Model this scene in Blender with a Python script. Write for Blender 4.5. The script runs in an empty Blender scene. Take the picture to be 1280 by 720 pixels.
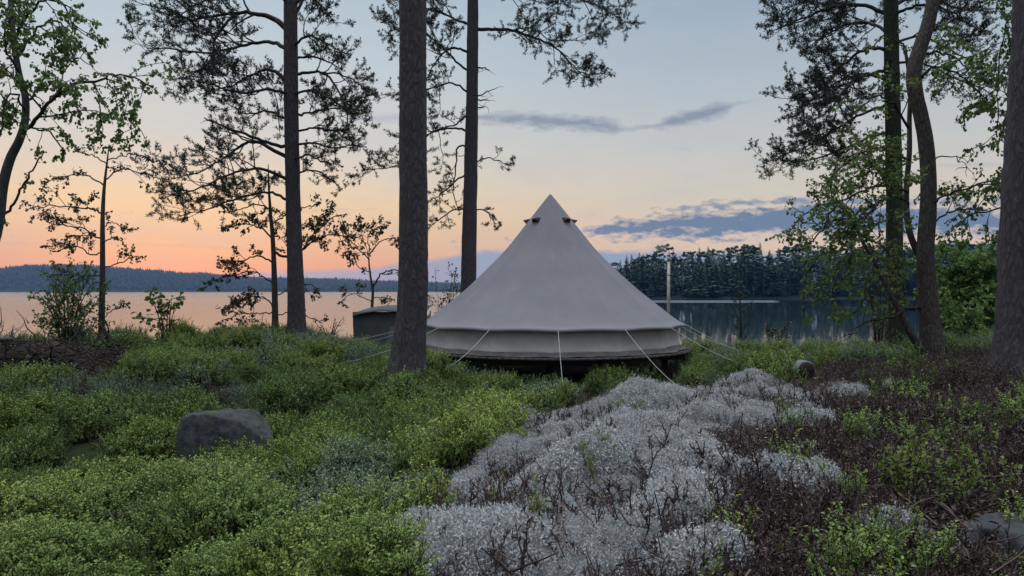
import bpy, bmesh, math, random
import numpy as np
from mathutils import Vector

random.seed(7)
RNG = np.random.default_rng(11)
S = bpy.context.scene
COL = S.collection
F, CAMZ, HZ = 985.0, 1.5, 363.0       # focal length in photo pixels, eye height, horizon row
LAKE = -1.5


def P(px, py, d):
    return np.array([(px - 640) / F * d, d, CAMZ - (py - HZ) / F * d])


def norm(v):
    v = np.asarray(v, float)
    return v / (np.linalg.norm(v) + 1e-9)


def rvec(s=1.0):
    return RNG.normal(0, s, 3)


# ------------------------------------------------------------------ materials
def lin(r, g, b):
    f = lambda c: (c / 255 / 12.92) if c / 255 <= 0.04045 else ((c / 255 + 0.055) / 1.055) ** 2.4
    return (f(r), f(g), f(b), 1)


def newmat(name):
    m = bpy.data.materials.new(name)
    m.use_nodes = True
    nt = m.node_tree
    return m, nt, nt.nodes['Principled BSDF'], nt.nodes['Material Output']


def N(nt, t, **kw):
    n = nt.nodes.new(t)
    for k, v in kw.items():
        if k.startswith('i_'):
            n.inputs[k[2:].replace('_', ' ')].default_value = v
        else:
            setattr(n, k, v)
    return n


def ramp(nt, fac, stops, interp='LINEAR'):
    r = nt.nodes.new('ShaderNodeValToRGB')
    e = r.color_ramp.elements
    r.color_ramp.interpolation = interp
    while len(e) < len(stops):
        e.new(0.5)
    for i, (p, c) in enumerate(stops):
        e[i].position = p
        e[i].color = (*c[:3], 1)
    nt.links.new(fac, r.inputs[0])
    return r


def mathn(nt, op, a, b=None, clamp=False):
    m = nt.nodes.new('ShaderNodeMath')
    m.operation = op
    m.use_clamp = clamp
    for i, x in enumerate((a, b)):
        if x is None:
            continue
        if isinstance(x, (int, float)):
            m.inputs[i].default_value = x
        else:
            nt.links.new(x, m.inputs[i])
    return m.outputs[0]


def mixc(nt, fac, a, b, blend='MIX'):
    m = nt.nodes.new('ShaderNodeMix')
    m.data_type = 'RGBA'
    m.blend_type = blend
    for s, x in ((m.inputs[0], fac), (m.inputs[6], a), (m.inputs[7], b)):
        if isinstance(x, (int, float)):
            s.default_value = x
        elif isinstance(x, tuple):
            s.default_value = (*x[:3], 1)
        else:
            nt.links.new(x, s)
    return m.outputs[2]


def mat_simple(name, c1, c2, scale=6.0, rough=0.85, bump=0.3, stretch=(1, 1, 1), bscale=None, detail=6, dist=0.02):
    m, nt, b, o = newmat(name)
    tc = N(nt, 'ShaderNodeTexCoord')
    mp = N(nt, 'ShaderNodeMapping')
    mp.inputs['Scale'].default_value = stretch
    nt.links.new(tc.outputs['Object'], mp.inputs[0])
    n = N(nt, 'ShaderNodeTexNoise', i_Scale=scale, i_Detail=detail, i_Roughness=0.6)
    nt.links.new(mp.outputs[0], n.inputs['Vector'])
    r = ramp(nt, n.outputs[0], [(0.3, c1), (0.7, c2)])
    nt.links.new(r.outputs[0], b.inputs['Base Color'])
    b.inputs['Roughness'].default_value = rough
    b.inputs['Specular IOR Level'].default_value = 0.2
    if bump:
        n2 = N(nt, 'ShaderNodeTexNoise', i_Scale=bscale or scale * 3, i_Detail=5.0)
        nt.links.new(mp.outputs[0], n2.inputs['Vector'])
        bp = N(nt, 'ShaderNodeBump', i_Strength=bump, i_Distance=dist)
        nt.links.new(n2.outputs[0], bp.inputs['Height'])
        nt.links.new(bp.outputs[0], b.inputs['Normal'])
    return m


def mat_bark(name, dark, light, scale=14.0, lichen=0.25, lcol=(0.16, 0.18, 0.17)):
    """furrowed bark: long vertical plates split by dark cracks, with pale crust lichen flecks"""
    m, nt, b, o = newmat(name)
    tc = N(nt, 'ShaderNodeTexCoord')
    mp = N(nt, 'ShaderNodeMapping')
    mp.inputs['Scale'].default_value = (1, 1, 0.28)
    nt.links.new(tc.outputs['Object'], mp.inputs[0])
    nz = N(nt, 'ShaderNodeTexNoise', i_Scale=scale * 0.6, i_Detail=4.0)
    nt.links.new(mp.outputs[0], nz.inputs['Vector'])
    va = N(nt, 'ShaderNodeVectorMath', operation='ADD')
    sc = N(nt, 'ShaderNodeVectorMath', operation='SCALE')
    sc.inputs['Scale'].default_value = 0.045
    nt.links.new(nz.outputs['Color'], sc.inputs[0])
    nt.links.new(mp.outputs[0], va.inputs[0])
    nt.links.new(sc.outputs[0], va.inputs[1])
    vo = N(nt, 'ShaderNodeTexVoronoi', feature='DISTANCE_TO_EDGE', i_Scale=scale)
    nt.links.new(va.outputs[0], vo.inputs['Vector'])
    n2 = N(nt, 'ShaderNodeTexNoise', i_Scale=scale * 4, i_Detail=6.0)
    nt.links.new(mp.outputs[0], n2.inputs['Vector'])
    crack = ramp(nt, vo.outputs['Distance'], [(0.0, (.42, .42, .42)), (0.35, (1, 1, 1))])
    h = mathn(nt, 'MULTIPLY', crack.outputs[0], mathn(nt, 'ADD', mathn(nt, 'MULTIPLY', n2.outputs[0], 1.1), 0.25))
    c = mixc(nt, h, dark, light)
    n3 = N(nt, 'ShaderNodeTexNoise', i_Scale=scale * 1.4, i_Detail=8.0, i_Roughness=0.75)
    nt.links.new(tc.outputs['Object'], n3.inputs['Vector'])
    lf = ramp(nt, n3.outputs[0], [(0.58, (0, 0, 0)), (0.66, (1, 1, 1))])
    c = mixc(nt, mathn(nt, 'MULTIPLY', lf.outputs[0], lichen), c, lcol)
    nt.links.new(c, b.inputs['Base Color'])
    b.inputs['Roughness'].default_value = 0.92
    b.inputs['Specular IOR Level'].default_value = 0.15
    bp = N(nt, 'ShaderNodeBump', i_Strength=0.9, i_Distance=0.03)
    nt.links.new(h, bp.inputs['Height'])
    nt.links.new(bp.outputs[0], b.inputs['Normal'])
    return m


def mat_leaf(name, stops, rough=0.55, trans=0.35, patch=None, pscale=0.8):
    """stops: colour ramp over a random number per leaf / per plant; patch: second ramp mixed in by place"""
    m, nt, b, o = newmat(name)
    at = N(nt, 'ShaderNodeAttribute', attribute_name='rnd')
    oi = N(nt, 'ShaderNodeObjectInfo')
    f = mathn(nt, 'ADD', mathn(nt, 'MULTIPLY', at.outputs['Fac'], 0.9), mathn(nt, 'MULTIPLY', oi.outputs['Random'], 0.1))
    c = ramp(nt, f, stops).outputs[0]
    if patch:
        g = N(nt, 'ShaderNodeNewGeometry')
        n = N(nt, 'ShaderNodeTexNoise', i_Scale=pscale, i_Detail=2.0)
        nt.links.new(g.outputs['Position'], n.inputs['Vector'])
        pf = ramp(nt, n.outputs[0], [(0.42, (0, 0, 0)), (0.6, (1, 1, 1))]).outputs[0]
        c = mixc(nt, pf, c, ramp(nt, f, patch).outputs[0])
    nt.links.new(c, b.inputs['Base Color'])
    b.inputs['Roughness'].default_value = rough
    b.inputs['Specular IOR Level'].default_value = 0.3
    tr = N(nt, 'ShaderNodeBsdfTranslucent')
    nt.links.new(c, tr.inputs['Color'])
    mx = N(nt, 'ShaderNodeMixShader')
    mx.inputs[0].default_value = trans
    nt.links.new(b.outputs[0], mx.inputs[1])
    nt.links.new(tr.outputs[0], mx.inputs[2])
    nt.links.new(mx.outputs[0], o.inputs['Surface'])
    return m


M = {}
M['pine_bark'] = mat_bark('pine_bark', (0.034, 0.03, 0.033), (0.105, 0.092, 0.10), 19, 0.35)
M['pine_bark_upper'] = mat_bark('pine_bark_upper', (0.036, 0.032, 0.036), (0.10, 0.088, 0.096), 26, 0.2)
M['mossy_bark'] = mat_bark('mossy_bark', (0.015, 0.018, 0.012), (0.055, 0.065, 0.042), 26, 0.3, (0.1, 0.14, 0.07))
M['alder_bark'] = mat_bark('alder_bark', (0.02, 0.017, 0.014), (0.14, 0.12, 0.105), 24, 0.5, (0.2, 0.21, 0.19))
M['birch_bark'] = mat_bark('birch_bark', (0.03, 0.03, 0.03), (0.10, 0.10, 0.10), 8, 0.6, (0.25, 0.25, 0.24))
M['twig'] = mat_simple('twig_wood', (0.018, 0.014, 0.012), (0.05, 0.04, 0.034), 20, bump=0)
M['needles'] = mat_leaf('pine_needles', [(0, (0.012, 0.022, 0.014)), (1, (0.035, 0.05, 0.026))], trans=0.15)
M['birch_leaf'] = mat_leaf('birch_leaf', [(0, (0.045, 0.085, 0.03)), (0.6, (0.10, 0.165, 0.045)), (1, (0.18, 0.25, 0.06))], trans=0.45)
M['alder_leaf'] = mat_leaf('alder_leaf', [(0, (0.05, 0.09, 0.03)), (0.6, (0.11, 0.17, 0.045)), (1, (0.19, 0.245, 0.06))], trans=0.45)
M['dark_leaf'] = mat_leaf('dark_leaf', [(0, (0.02, 0.032, 0.014)), (1, (0.07, 0.08, 0.03))], trans=0.25)
M['bush_leaf'] = mat_leaf('bush_leaf', [(0, (0.07, 0.13, 0.04)), (0.6, (0.15, 0.25, 0.06)), (1, (0.26, 0.36, 0.08))], trans=0.35)
M['spruce'] = mat_leaf('spruce_needles', [(0, (0.04, 0.07, 0.05)), (1, (0.09, 0.135, 0.085))], trans=0.0)

# bilberry: fresh yellow-green, with duller patches
M['bilberry'] = mat_leaf('bilberry_leaf', [(0, (0.055, 0.105, 0.026)), (0.45, (0.15, 0.235, 0.045)), (1, (0.32, 0.39, 0.08))], trans=0.3,
                         patch=[(0, (0.05, 0.10, 0.03)), (0.5, (0.13, 0.21, 0.05)), (1, (0.24, 0.33, 0.08))], pscale=0.7)
M['bogberry'] = mat_leaf('bog_bilberry_leaf', [(0, (0.07, 0.12, 0.07)), (1, (0.26, 0.34, 0.2))], trans=0.3)
M['fresh'] = mat_leaf('fresh_leaf', [(0, (0.09, 0.15, 0.03)), (1, (0.2, 0.26, 0.05))], trans=0.4)
M['heather'] = mat_leaf('heather_twig', [(0, (0.022, 0.015, 0.014)), (0.6, (0.075, 0.047, 0.04)), (0.9, (0.12, 0.085, 0.07)), (1, (0.13, 0.12, 0.09))], trans=0.0)
M['grass'] = mat_leaf('sedge_blade', [(0, (0.05, 0.08, 0.035)), (1, (0.14, 0.18, 0.085))], trans=0.3)
M['lichen'] = mat_leaf('reindeer_lichen', [(0, (0.29, 0.29, 0.285)), (0.5, (0.41, 0.415, 0.41)), (1, (0.5, 0.505, 0.49))], rough=0.95, trans=0.1)
M['litter'] = mat_leaf('leaf_litter', [(0, (0.03, 0.018, 0.013)), (0.6, (0.08, 0.05, 0.038)), (0.9, (0.16, 0.11, 0.085)), (1, (0.3, 0.26, 0.25))], trans=0.0)
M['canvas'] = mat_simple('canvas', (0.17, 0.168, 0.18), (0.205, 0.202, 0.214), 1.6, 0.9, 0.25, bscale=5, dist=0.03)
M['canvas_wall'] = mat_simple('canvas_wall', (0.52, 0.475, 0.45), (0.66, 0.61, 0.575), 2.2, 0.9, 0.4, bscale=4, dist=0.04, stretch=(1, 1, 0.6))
M['groundsheet'] = mat_simple('groundsheet', (0.11, 0.10, 0.095), (0.2, 0.18, 0.165), 4, 0.8, 0.3)
M['vent'] = mat_simple('vent_hood', (0.06, 0.018, 0.018), (0.1, 0.03, 0.03), 8, 0.8, 0.1)
M['rope'] = mat_simple('guy_rope', (0.34, 0.34, 0.31), (0.45, 0.45, 0.41), 30, 0.8, 0)
M['deck'] = mat_simple('weathered_planks', (0.05, 0.042, 0.036), (0.11, 0.095, 0.085), 5, 0.85, 0.3, stretch=(8, 0.6, 8))
M['tarp'] = mat_simple('tarp', (0.055, 0.06, 0.06), (0.085, 0.09, 0.092), 3, 0.8, 0.5, dist=0.03, bscale=5)
M['tarp_edge'] = mat_simple('tarp_edge', (0.05, 0.028, 0.022), (0.09, 0.05, 0.04), 6, 0.8, 0.2)
M['pipe'] = mat_simple('flue_steel', (0.25, 0.22, 0.19), (0.45, 0.4, 0.36), 7, 0.45, 0.05)
M['pipe'].node_tree.nodes['Principled BSDF'].inputs['Metallic'].default_value = 0.6
M['rock'] = mat_simple('granite', (0.014, 0.016, 0.018), (0.07, 0.075, 0.08), 11, 0.9, 0.9, bscale=14, detail=10)
_nt = M['rock'].node_tree
_b = _nt.nodes['Principled BSDF']
_src = _b.inputs['Base Color'].links[0].from_socket
_g = N(_nt, 'ShaderNodeTexNoise', i_Scale=3.5, i_Detail=8.0, i_Roughness=.7)
_tc = N(_nt, 'ShaderNodeTexCoord')
_nt.links.new(_tc.outputs['Object'], _g.inputs['Vector'])
_f = ramp(_nt, _g.outputs[0], [(.5, (0, 0, 0)), (.6, (1, 1, 1))]).outputs[0]
_nt.links.new(mixc(_nt, mathn(_nt, 'MULTIPLY', _f, .8), _src, (.045, .06, .035)), _b.inputs['Base Color'])
M['hill'] = mat_simple('far_forest_floor', (0.010, 0.016, 0.012), (0.02, 0.03, 0.02), 0.02, 0.95, 0)
M['log_bark'] = mat_simple('silver_log_bark', (0.03, 0.03, 0.03), (0.2, 0.2, 0.21), 9, 0.8, 0.4)
M['log_end'] = mat_simple('log_end_wood', (0.012, 0.009, 0.008), (0.05, 0.038, 0.03), 10, 0.9, 0.4)
M['dead'] = mat_simple('dead_wood', (0.05, 0.042, 0.038), (0.17, 0.15, 0.14), 12, 0.9, 0.3, stretch=(1, 1, 1))
M['peat'] = mat_simple('peat', (0.014, 0.009, 0.007), (0.05, 0.032, 0.024), 6, 0.95, 0.8)


# ------------------------------------------------------------------ mesh tools
class MB:
    def __init__(self):
        self.v, self.f, self.r, self.n = [], [], [], 0

    def add(self, verts, faces, rnd=None):
        verts = np.asarray(verts, float).reshape(-1, 3)
        self.v.append(verts)
        for k in set(len(f) for f in faces) if isinstance(faces, list) else [faces.shape[1]]:
            a = np.array([f for f in faces if len(f) == k]) if isinstance(faces, list) else faces
            self.f.append(a + self.n)
            self.r.append(np.full(len(a), RNG.random()) if rnd is None else rnd)
        self.n += len(verts)

    def tube(self, pts, rad, sides=6, cap=True, fn=None):
        pts = np.asarray(pts, float)
        k = len(pts)
        rad = np.broadcast_to(np.asarray(rad, float), (k,))
        tan = np.gradient(pts, axis=0)
        tan /= np.linalg.norm(tan, axis=1)[:, None] + 1e-9
        ref = np.array([0.0, 1.0, 0.0]) if abs(tan[0][1]) < 0.8 else np.array([1.0, 0, 0])
        a = np.cross(tan, ref)
        a /= np.linalg.norm(a, axis=1)[:, None] + 1e-9
        b = np.cross(tan, a)
        th = np.linspace(0, 2 * np.pi, sides, endpoint=False)
        R = rad[:, None] * np.ones((1, sides))
        if fn is not None:
            R = fn(R, th, pts)
        V = pts[:, None, :] + R[..., None] * (np.cos(th)[None, :, None] * a[:, None, :] + np.sin(th)[None, :, None] * b[:, None, :])
        i = np.arange(k - 1)[:, None] * sides
        j = np.arange(sides)[None, :]
        j2 = (j + 1) % sides
        q = np.stack([i + j, i + j2, i + sides + j2, i + sides + j], -1).reshape(-1, 4)
        V = V.reshape(-1, 3)
        if cap:
            V = np.vstack([V, pts[0], pts[-1]])
            jj = np.arange(sides)
            c0 = np.stack([np.full(sides, k * sides), (jj + 1) % sides, jj], -1)
            c1 = np.stack([np.full(sides, k * sides + 1), (k - 1) * sides + jj, (k - 1) * sides + (jj + 1) % sides], -1)
            self.v.append(V)
            r = RNG.random()
            for q_ in (q, c0, c1):
                self.f.append(q_ + self.n)
                self.r.append(np.full(len(q_), r))
            self.n += len(V)
        else:
            self.add(V, q)

    def blades(self, pos, dirs, length, width, rnd=None):
        """thin triangles: needles"""
        n = len(pos)
        side = np.cross(dirs, RNG.normal(0, 1, (n, 3)))
        side /= np.linalg.norm(side, axis=1)[:, None] + 1e-9
        L = np.broadcast_to(length, (n,))[:, None]
        W = np.broadcast_to(width, (n,))[:, None]
        mid = pos + dirs * L * 0.45
        V = np.stack([pos, mid + side * W * .5, pos + dirs * L, mid - side * W * .5], 1).reshape(-1, 3)
        self.add(V, np.arange(4 * n).reshape(n, 4), RNG.random(n) if rnd is None else rnd)

    def leaves(self, pos, dirs, nrm, length, width, rnd=None, fold=0.15):
        """pointed oval leaves folded along the midrib, two quads each"""
        n = len(pos)
        side = np.cross(dirs, nrm)
        side /= np.linalg.norm(side, axis=1)[:, None] + 1e-9
        up = np.cross(side, dirs)
        L = np.broadcast_to(length, (n,))[:, None]
        W = np.broadcast_to(width, (n,))[:, None]
        tip = pos + dirs * L - up * L * 0.12
        l1 = pos + dirs * L * .32 + side * W * .5 + up * W * fold
        l2 = pos + dirs * L * .7 + side * W * .38 + up * W * fold * .6
        r1 = pos + dirs * L * .32 - side * W * .5 + up * W * fold
        r2 = pos + dirs * L * .7 - side * W * .38 + up * W * fold * .6
        V = np.stack([pos, l1, l2, tip, r2, r1], 1).reshape(-1, 3)
        b = np.arange(n)[:, None] * 6
        q = np.concatenate([b + np.array([[0, 1, 2, 3]]), b + np.array([[0, 3, 4, 5]])], 0)
        r = RNG.random(n) if rnd is None else rnd
        self.add(V, q, np.concatenate([r, r]))

    def mesh(self, name, mat, smooth=True):
        me = bpy.data.meshes.new(name)
        V = np.vstack(self.v)
        ls = np.concatenate([np.full(len(a), a.shape[1]) for a in self.f])
        idx = np.concatenate([a.ravel() for a in self.f])
        me.vertices.add(len(V))
        me.vertices.foreach_set('co', V.ravel().astype(np.float32))
        me.loops.add(len(idx))
        me.loops.foreach_set('vertex_index', idx.astype(np.int32))
        me.polygons.add(len(ls))
        me.polygons.foreach_set('loop_start', np.concatenate([[0], np.cumsum(ls)[:-1]]).astype(np.int32))
        if smooth:
            me.polygons.foreach_set('use_smooth', np.ones(len(ls), bool))
        at = me.attributes.new('rnd', 'FLOAT', 'FACE')
        at.data.foreach_set('value', np.concatenate(self.r).astype(np.float32))
        me.update(calc_edges=True)
        me.validate()
        me.materials.append(mat)
        return me

    def build(self, name, mat, parent=None, smooth=True):
        o = bpy.data.objects.new(name, self.mesh(name, mat, smooth))
        COL.objects.link(o)
        if parent is not None:
            o.parent = parent
            o.matrix_parent_inverse = parent.matrix_world.inverted() if False else \
                __import__('mathutils').Matrix.Translation(-parent.location)
        return o


def tag(o, label=None, cat=None, group=None, kind=None):
    for k, v in (('label', label), ('category', cat), ('group', group), ('kind', kind)):
        if v:
            o[k] = v
    return o


def thing(name, loc, label, cat, group=None):
    o = bpy.data.objects.new(name, None)
    o.empty_display_size = 0.2
    o.location = Vector(loc)
    COL.objects.link(o)
    return tag(o, label, cat, group)


def smooth_path(pts, sub=5):
    pts = np.asarray(pts, float)
    q = np.vstack([2 * pts[0] - pts[1], pts, 2 * pts[-1] - pts[-2]])
    out = []
    for i in range(1, len(q) - 2):
        for t in np.linspace(0, 1, sub, endpoint=False):
            out.append(0.5 * ((2 * q[i]) + (-q[i - 1] + q[i + 1]) * t + (2 * q[i - 1] - 5 * q[i] + 4 * q[i + 1] - q[i + 2]) * t * t
                              + (-q[i - 1] + 3 * q[i] - 3 * q[i + 1] + q[i + 2]) * t ** 3))
    out.append(pts[-1])
    return np.array(out)


# ------------------------------------------------------------------ noise
def vnoise(x, y, seed=0):
    xi, yi = np.floor(x).astype(np.int64), np.floor(y).astype(np.int64)
    fx, fy = x - xi, y - yi
    fx, fy = fx * fx * (3 - 2 * fx), fy * fy * (3 - 2 * fy)

    def h(a, b):
        n = (a * 374761393 + b * 668265263 + seed * 974711) & 0x7fffffff
        n = ((n ^ (n >> 13)) * 1274126177) & 0x7fffffff
        return ((n ^ (n >> 16)) & 0xffff) / 65535.0
    return (h(xi, yi) * (1 - fx) + h(xi + 1, yi) * fx) * (1 - fy) + (h(xi, yi + 1) * (1 - fx) + h(xi + 1, yi + 1) * fx) * fy


def fbm(x, y, seed=0, o=3):
    s, a, t = 0, 1, 0
    for k in range(o):
        s = s + a * vnoise(x * 2 ** k, y * 2 ** k, seed + k)
        t += a
        a *= .5
    return s / t


# ------------------------------------------------------------------ terrain
COLS = [
    (-150, [(0, .2), (3.5, .0), (5, -.05), (7, -.15), (9, 0), (12, .25), (15, .35), (18, -.3), (22, -1.7), (40, -4)]),
    (60, [(0, .2), (3.5, .06), (4.4, .05), (6.3, -.36), (8.8, .18), (11, .05), (12, .22), (15, .36), (18, -.2), (22, -1.7), (40, -4)]),
    (200, [(0, .3), (3.5, .05), (4.6, .13), (6.6, -.4), (8.8, .36), (12, .2), (15, .42), (18, .0), (22, -1.7), (40, -4)]),
    (330, [(0, .35), (3.5, .15), (4.8, .13), (5.7, .02), (7.4, -.32), (9.3, .14), (15, .45), (17, .4), (20, -.5), (24, -1.8), (40, -4)]),
    (500, [(0, .5), (2.6, .40), (4.5, .25), (7, .06), (10, .15), (13, .15), (16, .15), (20, -.5), (25, -1.8), (40, -4)]),
    (640, [(0, .5), (2.6, .5), (4, .5), (5.5, .36), (7.5, .0), (10, -.15), (13, -.15), (18, -.15), (22, -1), (27, -1.9), (40, -4)]),
    (800, [(0, .5), (2.6, .55), (4, .62), (5.8, .66), (7.3, .27), (9.3, -.12), (13, -.12), (18, -.05), (24, -1.7), (40, -4)]),
    (1000, [(0, .45), (2.5, .5), (4, .58), (6, .6), (8, .48), (11, .13), (14, .0), (18, .08), (21, -.6), (25, -1.8), (40, -4)]),
    (1200, [(0, .4), (2.2, .42), (4, .52), (6, .56), (9, .55), (12, .42), (17, .3), (21, -.5), (25, -1.8), (40, -4)]),
    (1450, [(0, .4), (2.2, .4), (4, .5), (6, .55), (9, .6), (12, .5), (17, .3), (21, -.5), (25, -1.8), (40, -4)]),
]
DG = np.arange(0, 60, .1)
TAB = []
for px, pr in COLS:
    a = np.interp(DG, [p[0] for p in pr], [p[1] for p in pr])
    k = np.exp(-np.linspace(-2, 2, 13) ** 2)
    a = np.convolve(np.pad(a, 6, mode='edge'), k / k.sum(), 'valid')
    TAB.append(a)
TAB = np.array(TAB)
UC = np.array([(c[0] - 640) / F for c in COLS])


def lichen_zone(x, y, z):
    """signed-ish mask (0..1) of the pale lichen cushions on the near mound"""
    px = 640 + F * x / np.maximum(y, .3)
    py = HZ + F * (CAMZ - z) / np.maximum(y, .3)
    lx = np.interp(py, [470, 497, 512, 545, 600, 720, 1500], [780, 750, 690, 640, 575, 500, 300])
    rx = np.interp(py, [470, 497, 520, 560, 600, 640, 720, 1500], [830, 985, 1000, 975, 940, 890, 860, 800])
    w = 22 + 26 * fbm(px * .02, py * .03, 5)
    m = np.minimum((px - lx), (rx - px)) / w
    return np.clip(m * .5 + .5 + (fbm(x * 2.2, y * 2.2, 9) - .5) * 1.0, 0, 1) * (py > 488) * (y > .5) * (y < 9)


def ground_h(x, y):
    x, y = np.asarray(x, float), np.asarray(y, float)
    th = np.arctan2(x, y)
    r = np.hypot(x, y)
    tc = np.clip(th, -.85, .85)
    u = np.tan(tc)
    d = np.clip(r * np.cos(tc), 0, 59.8)
    ci = np.clip(np.searchsorted(UC, u) - 1, 0, len(UC) - 2)
    f = np.clip((u - UC[ci]) / (UC[ci + 1] - UC[ci]), 0, 1)
    f = f * f * (3 - 2 * f)
    di = np.minimum((d * 10).astype(int), len(DG) - 2)
    df = d * 10 - di
    g = lambda c: TAB[c, di] * (1 - df) + TAB[c, di + 1] * df
    h = g(ci) * (1 - f) + g(ci + 1) * f
    back = np.clip((np.abs(th) - 1.2) / .7, 0, 1)
    h = h * (1 - back) + .4 * back
    near = np.clip((26 - r) / 8, 0, 1)
    h = h + near * ((fbm(x * .8, y * .8, 1) - .5) * .3 + (fbm(x * 2.2, y * 2.2, 2) - .5) * .17)
    return h


def clumps(x, y, size, seed):
    """nearest of many jittered clump centres: distance, offset and a random number per clump"""
    gx_, gy_ = np.floor(x / size), np.floor(y / size)
    best = np.full(x.shape, 9e9)
    ox, oy, rid = np.zeros_like(x), np.zeros_like(x), np.zeros_like(x)

    def h(a, b, k):
        v = np.sin(a * 127.1 + b * 311.7 + k * 74.7 + seed) * 43758.5453
        return v - np.floor(v)
    for i_ in (-1, 0, 1):
        for j_ in (-1, 0, 1):
            a, b = gx_ + i_, gy_ + j_
            cx_, cy_ = (a + h(a, b, 1)) * size, (b + h(a, b, 2)) * size
            w_ = .75 + .5 * h(a, b, 3)
            d_ = np.hypot(x - cx_, y - cy_) / w_
            m_ = d_ < best
            best = np.where(m_, d_, best)
            ox, oy = np.where(m_, x - cx_, ox), np.where(m_, y - cy_, oy)
            rid = np.where(m_, h(a, b, 4), rid)
    return best / size, ox / size, oy / size, rid


nr, na = 300, 520
rr = np.concatenate([np.linspace(0.25, 12, 170), 12 * (2300 / 12) ** (np.linspace(0, 1, nr - 170 + 1)[1:])])
aa = np.concatenate([np.linspace(-.95, .95, 400), np.linspace(.95, 2 * np.pi - .95, na - 400 + 2)[1:-1]])
A, Rr = np.meshgrid(aa, rr)
X, Y = Rr * np.sin(A), Rr * np.cos(A)
Z = ground_h(X, Y)
lz = lichen_zone(X, Y, Z)
V = np.stack([X, Y, Z], -1).reshape(-1, 3)
i = np.arange(nr - 1)[:, None] * na
j = np.arange(na)[None, :]
q = np.stack([i + j, i + na + j, i + na + (j + 1) % na, i + (j + 1) % na], -1).reshape(-1, 4)
mb = MB()
mb.add(np.vstack([V, [0, 0, .45]]), q[:, ::-1], np.zeros(len(q)))
jj = np.arange(na)
mb.f.append(np.stack([np.full(na, nr * na), jj, (jj + 1) % na], -1))
mb.r.append(np.zeros(na))


def mat_ground():
    m, nt, b, o = newmat('forest_floor')
    g = N(nt, 'ShaderNodeNewGeometry')
    n1 = N(nt, 'ShaderNodeTexNoise', i_Scale=1.2, i_Detail=8.0, i_Roughness=.65)
    n2 = N(nt, 'ShaderNodeTexNoise', i_Scale=28.0, i_Detail=6.0, i_Roughness=.7)
    for n in (n1, n2):
        nt.links.new(g.outputs['Position'], n.inputs['Vector'])
    c1 = ramp(nt, n2.outputs[0], [(.3, (.012, .009, .007)), (.55, (.04, .028, .022)), (.75, (.09, .065, .055))]).outputs[0]
    c2 = ramp(nt, n2.outputs[0], [(.3, (.012, .02, .008)), (.7, (.04, .055, .022))]).outputs[0]
    sx = N(nt, 'ShaderNodeSeparateXYZ')
    nt.links.new(g.outputs['Position'], sx.inputs[0])
    # moss to the left and lakewards, needle litter on the right-hand rise
    side = mathn(nt, 'ADD', mathn(nt, 'MULTIPLY', mathn(nt, 'SUBTRACT', sx.outputs[0], mathn(nt, 'MULTIPLY', sx.outputs[1], .02)), .9), mathn(nt, 'MULTIPLY', n1.outputs[0], 1.2), True)
    nt.links.new(mixc(nt, side, c2, c1), b.inputs['Base Color'])
    b.inputs['Roughness'].default_value = .95
    b.inputs['Specular IOR Level'].default_value = .1
    bp = N(nt, 'ShaderNodeBump', i_Strength=.8, i_Distance=.03)
    nt.links.new(n2.outputs[0], bp.inputs['Height'])
    nt.links.new(bp.outputs[0], b.inputs['Normal'])
    return m


ground = tag(mb.build('ground', mat_ground()), 'dark mossy forest floor sloping down to the lake', 'ground', kind='structure')


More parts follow.
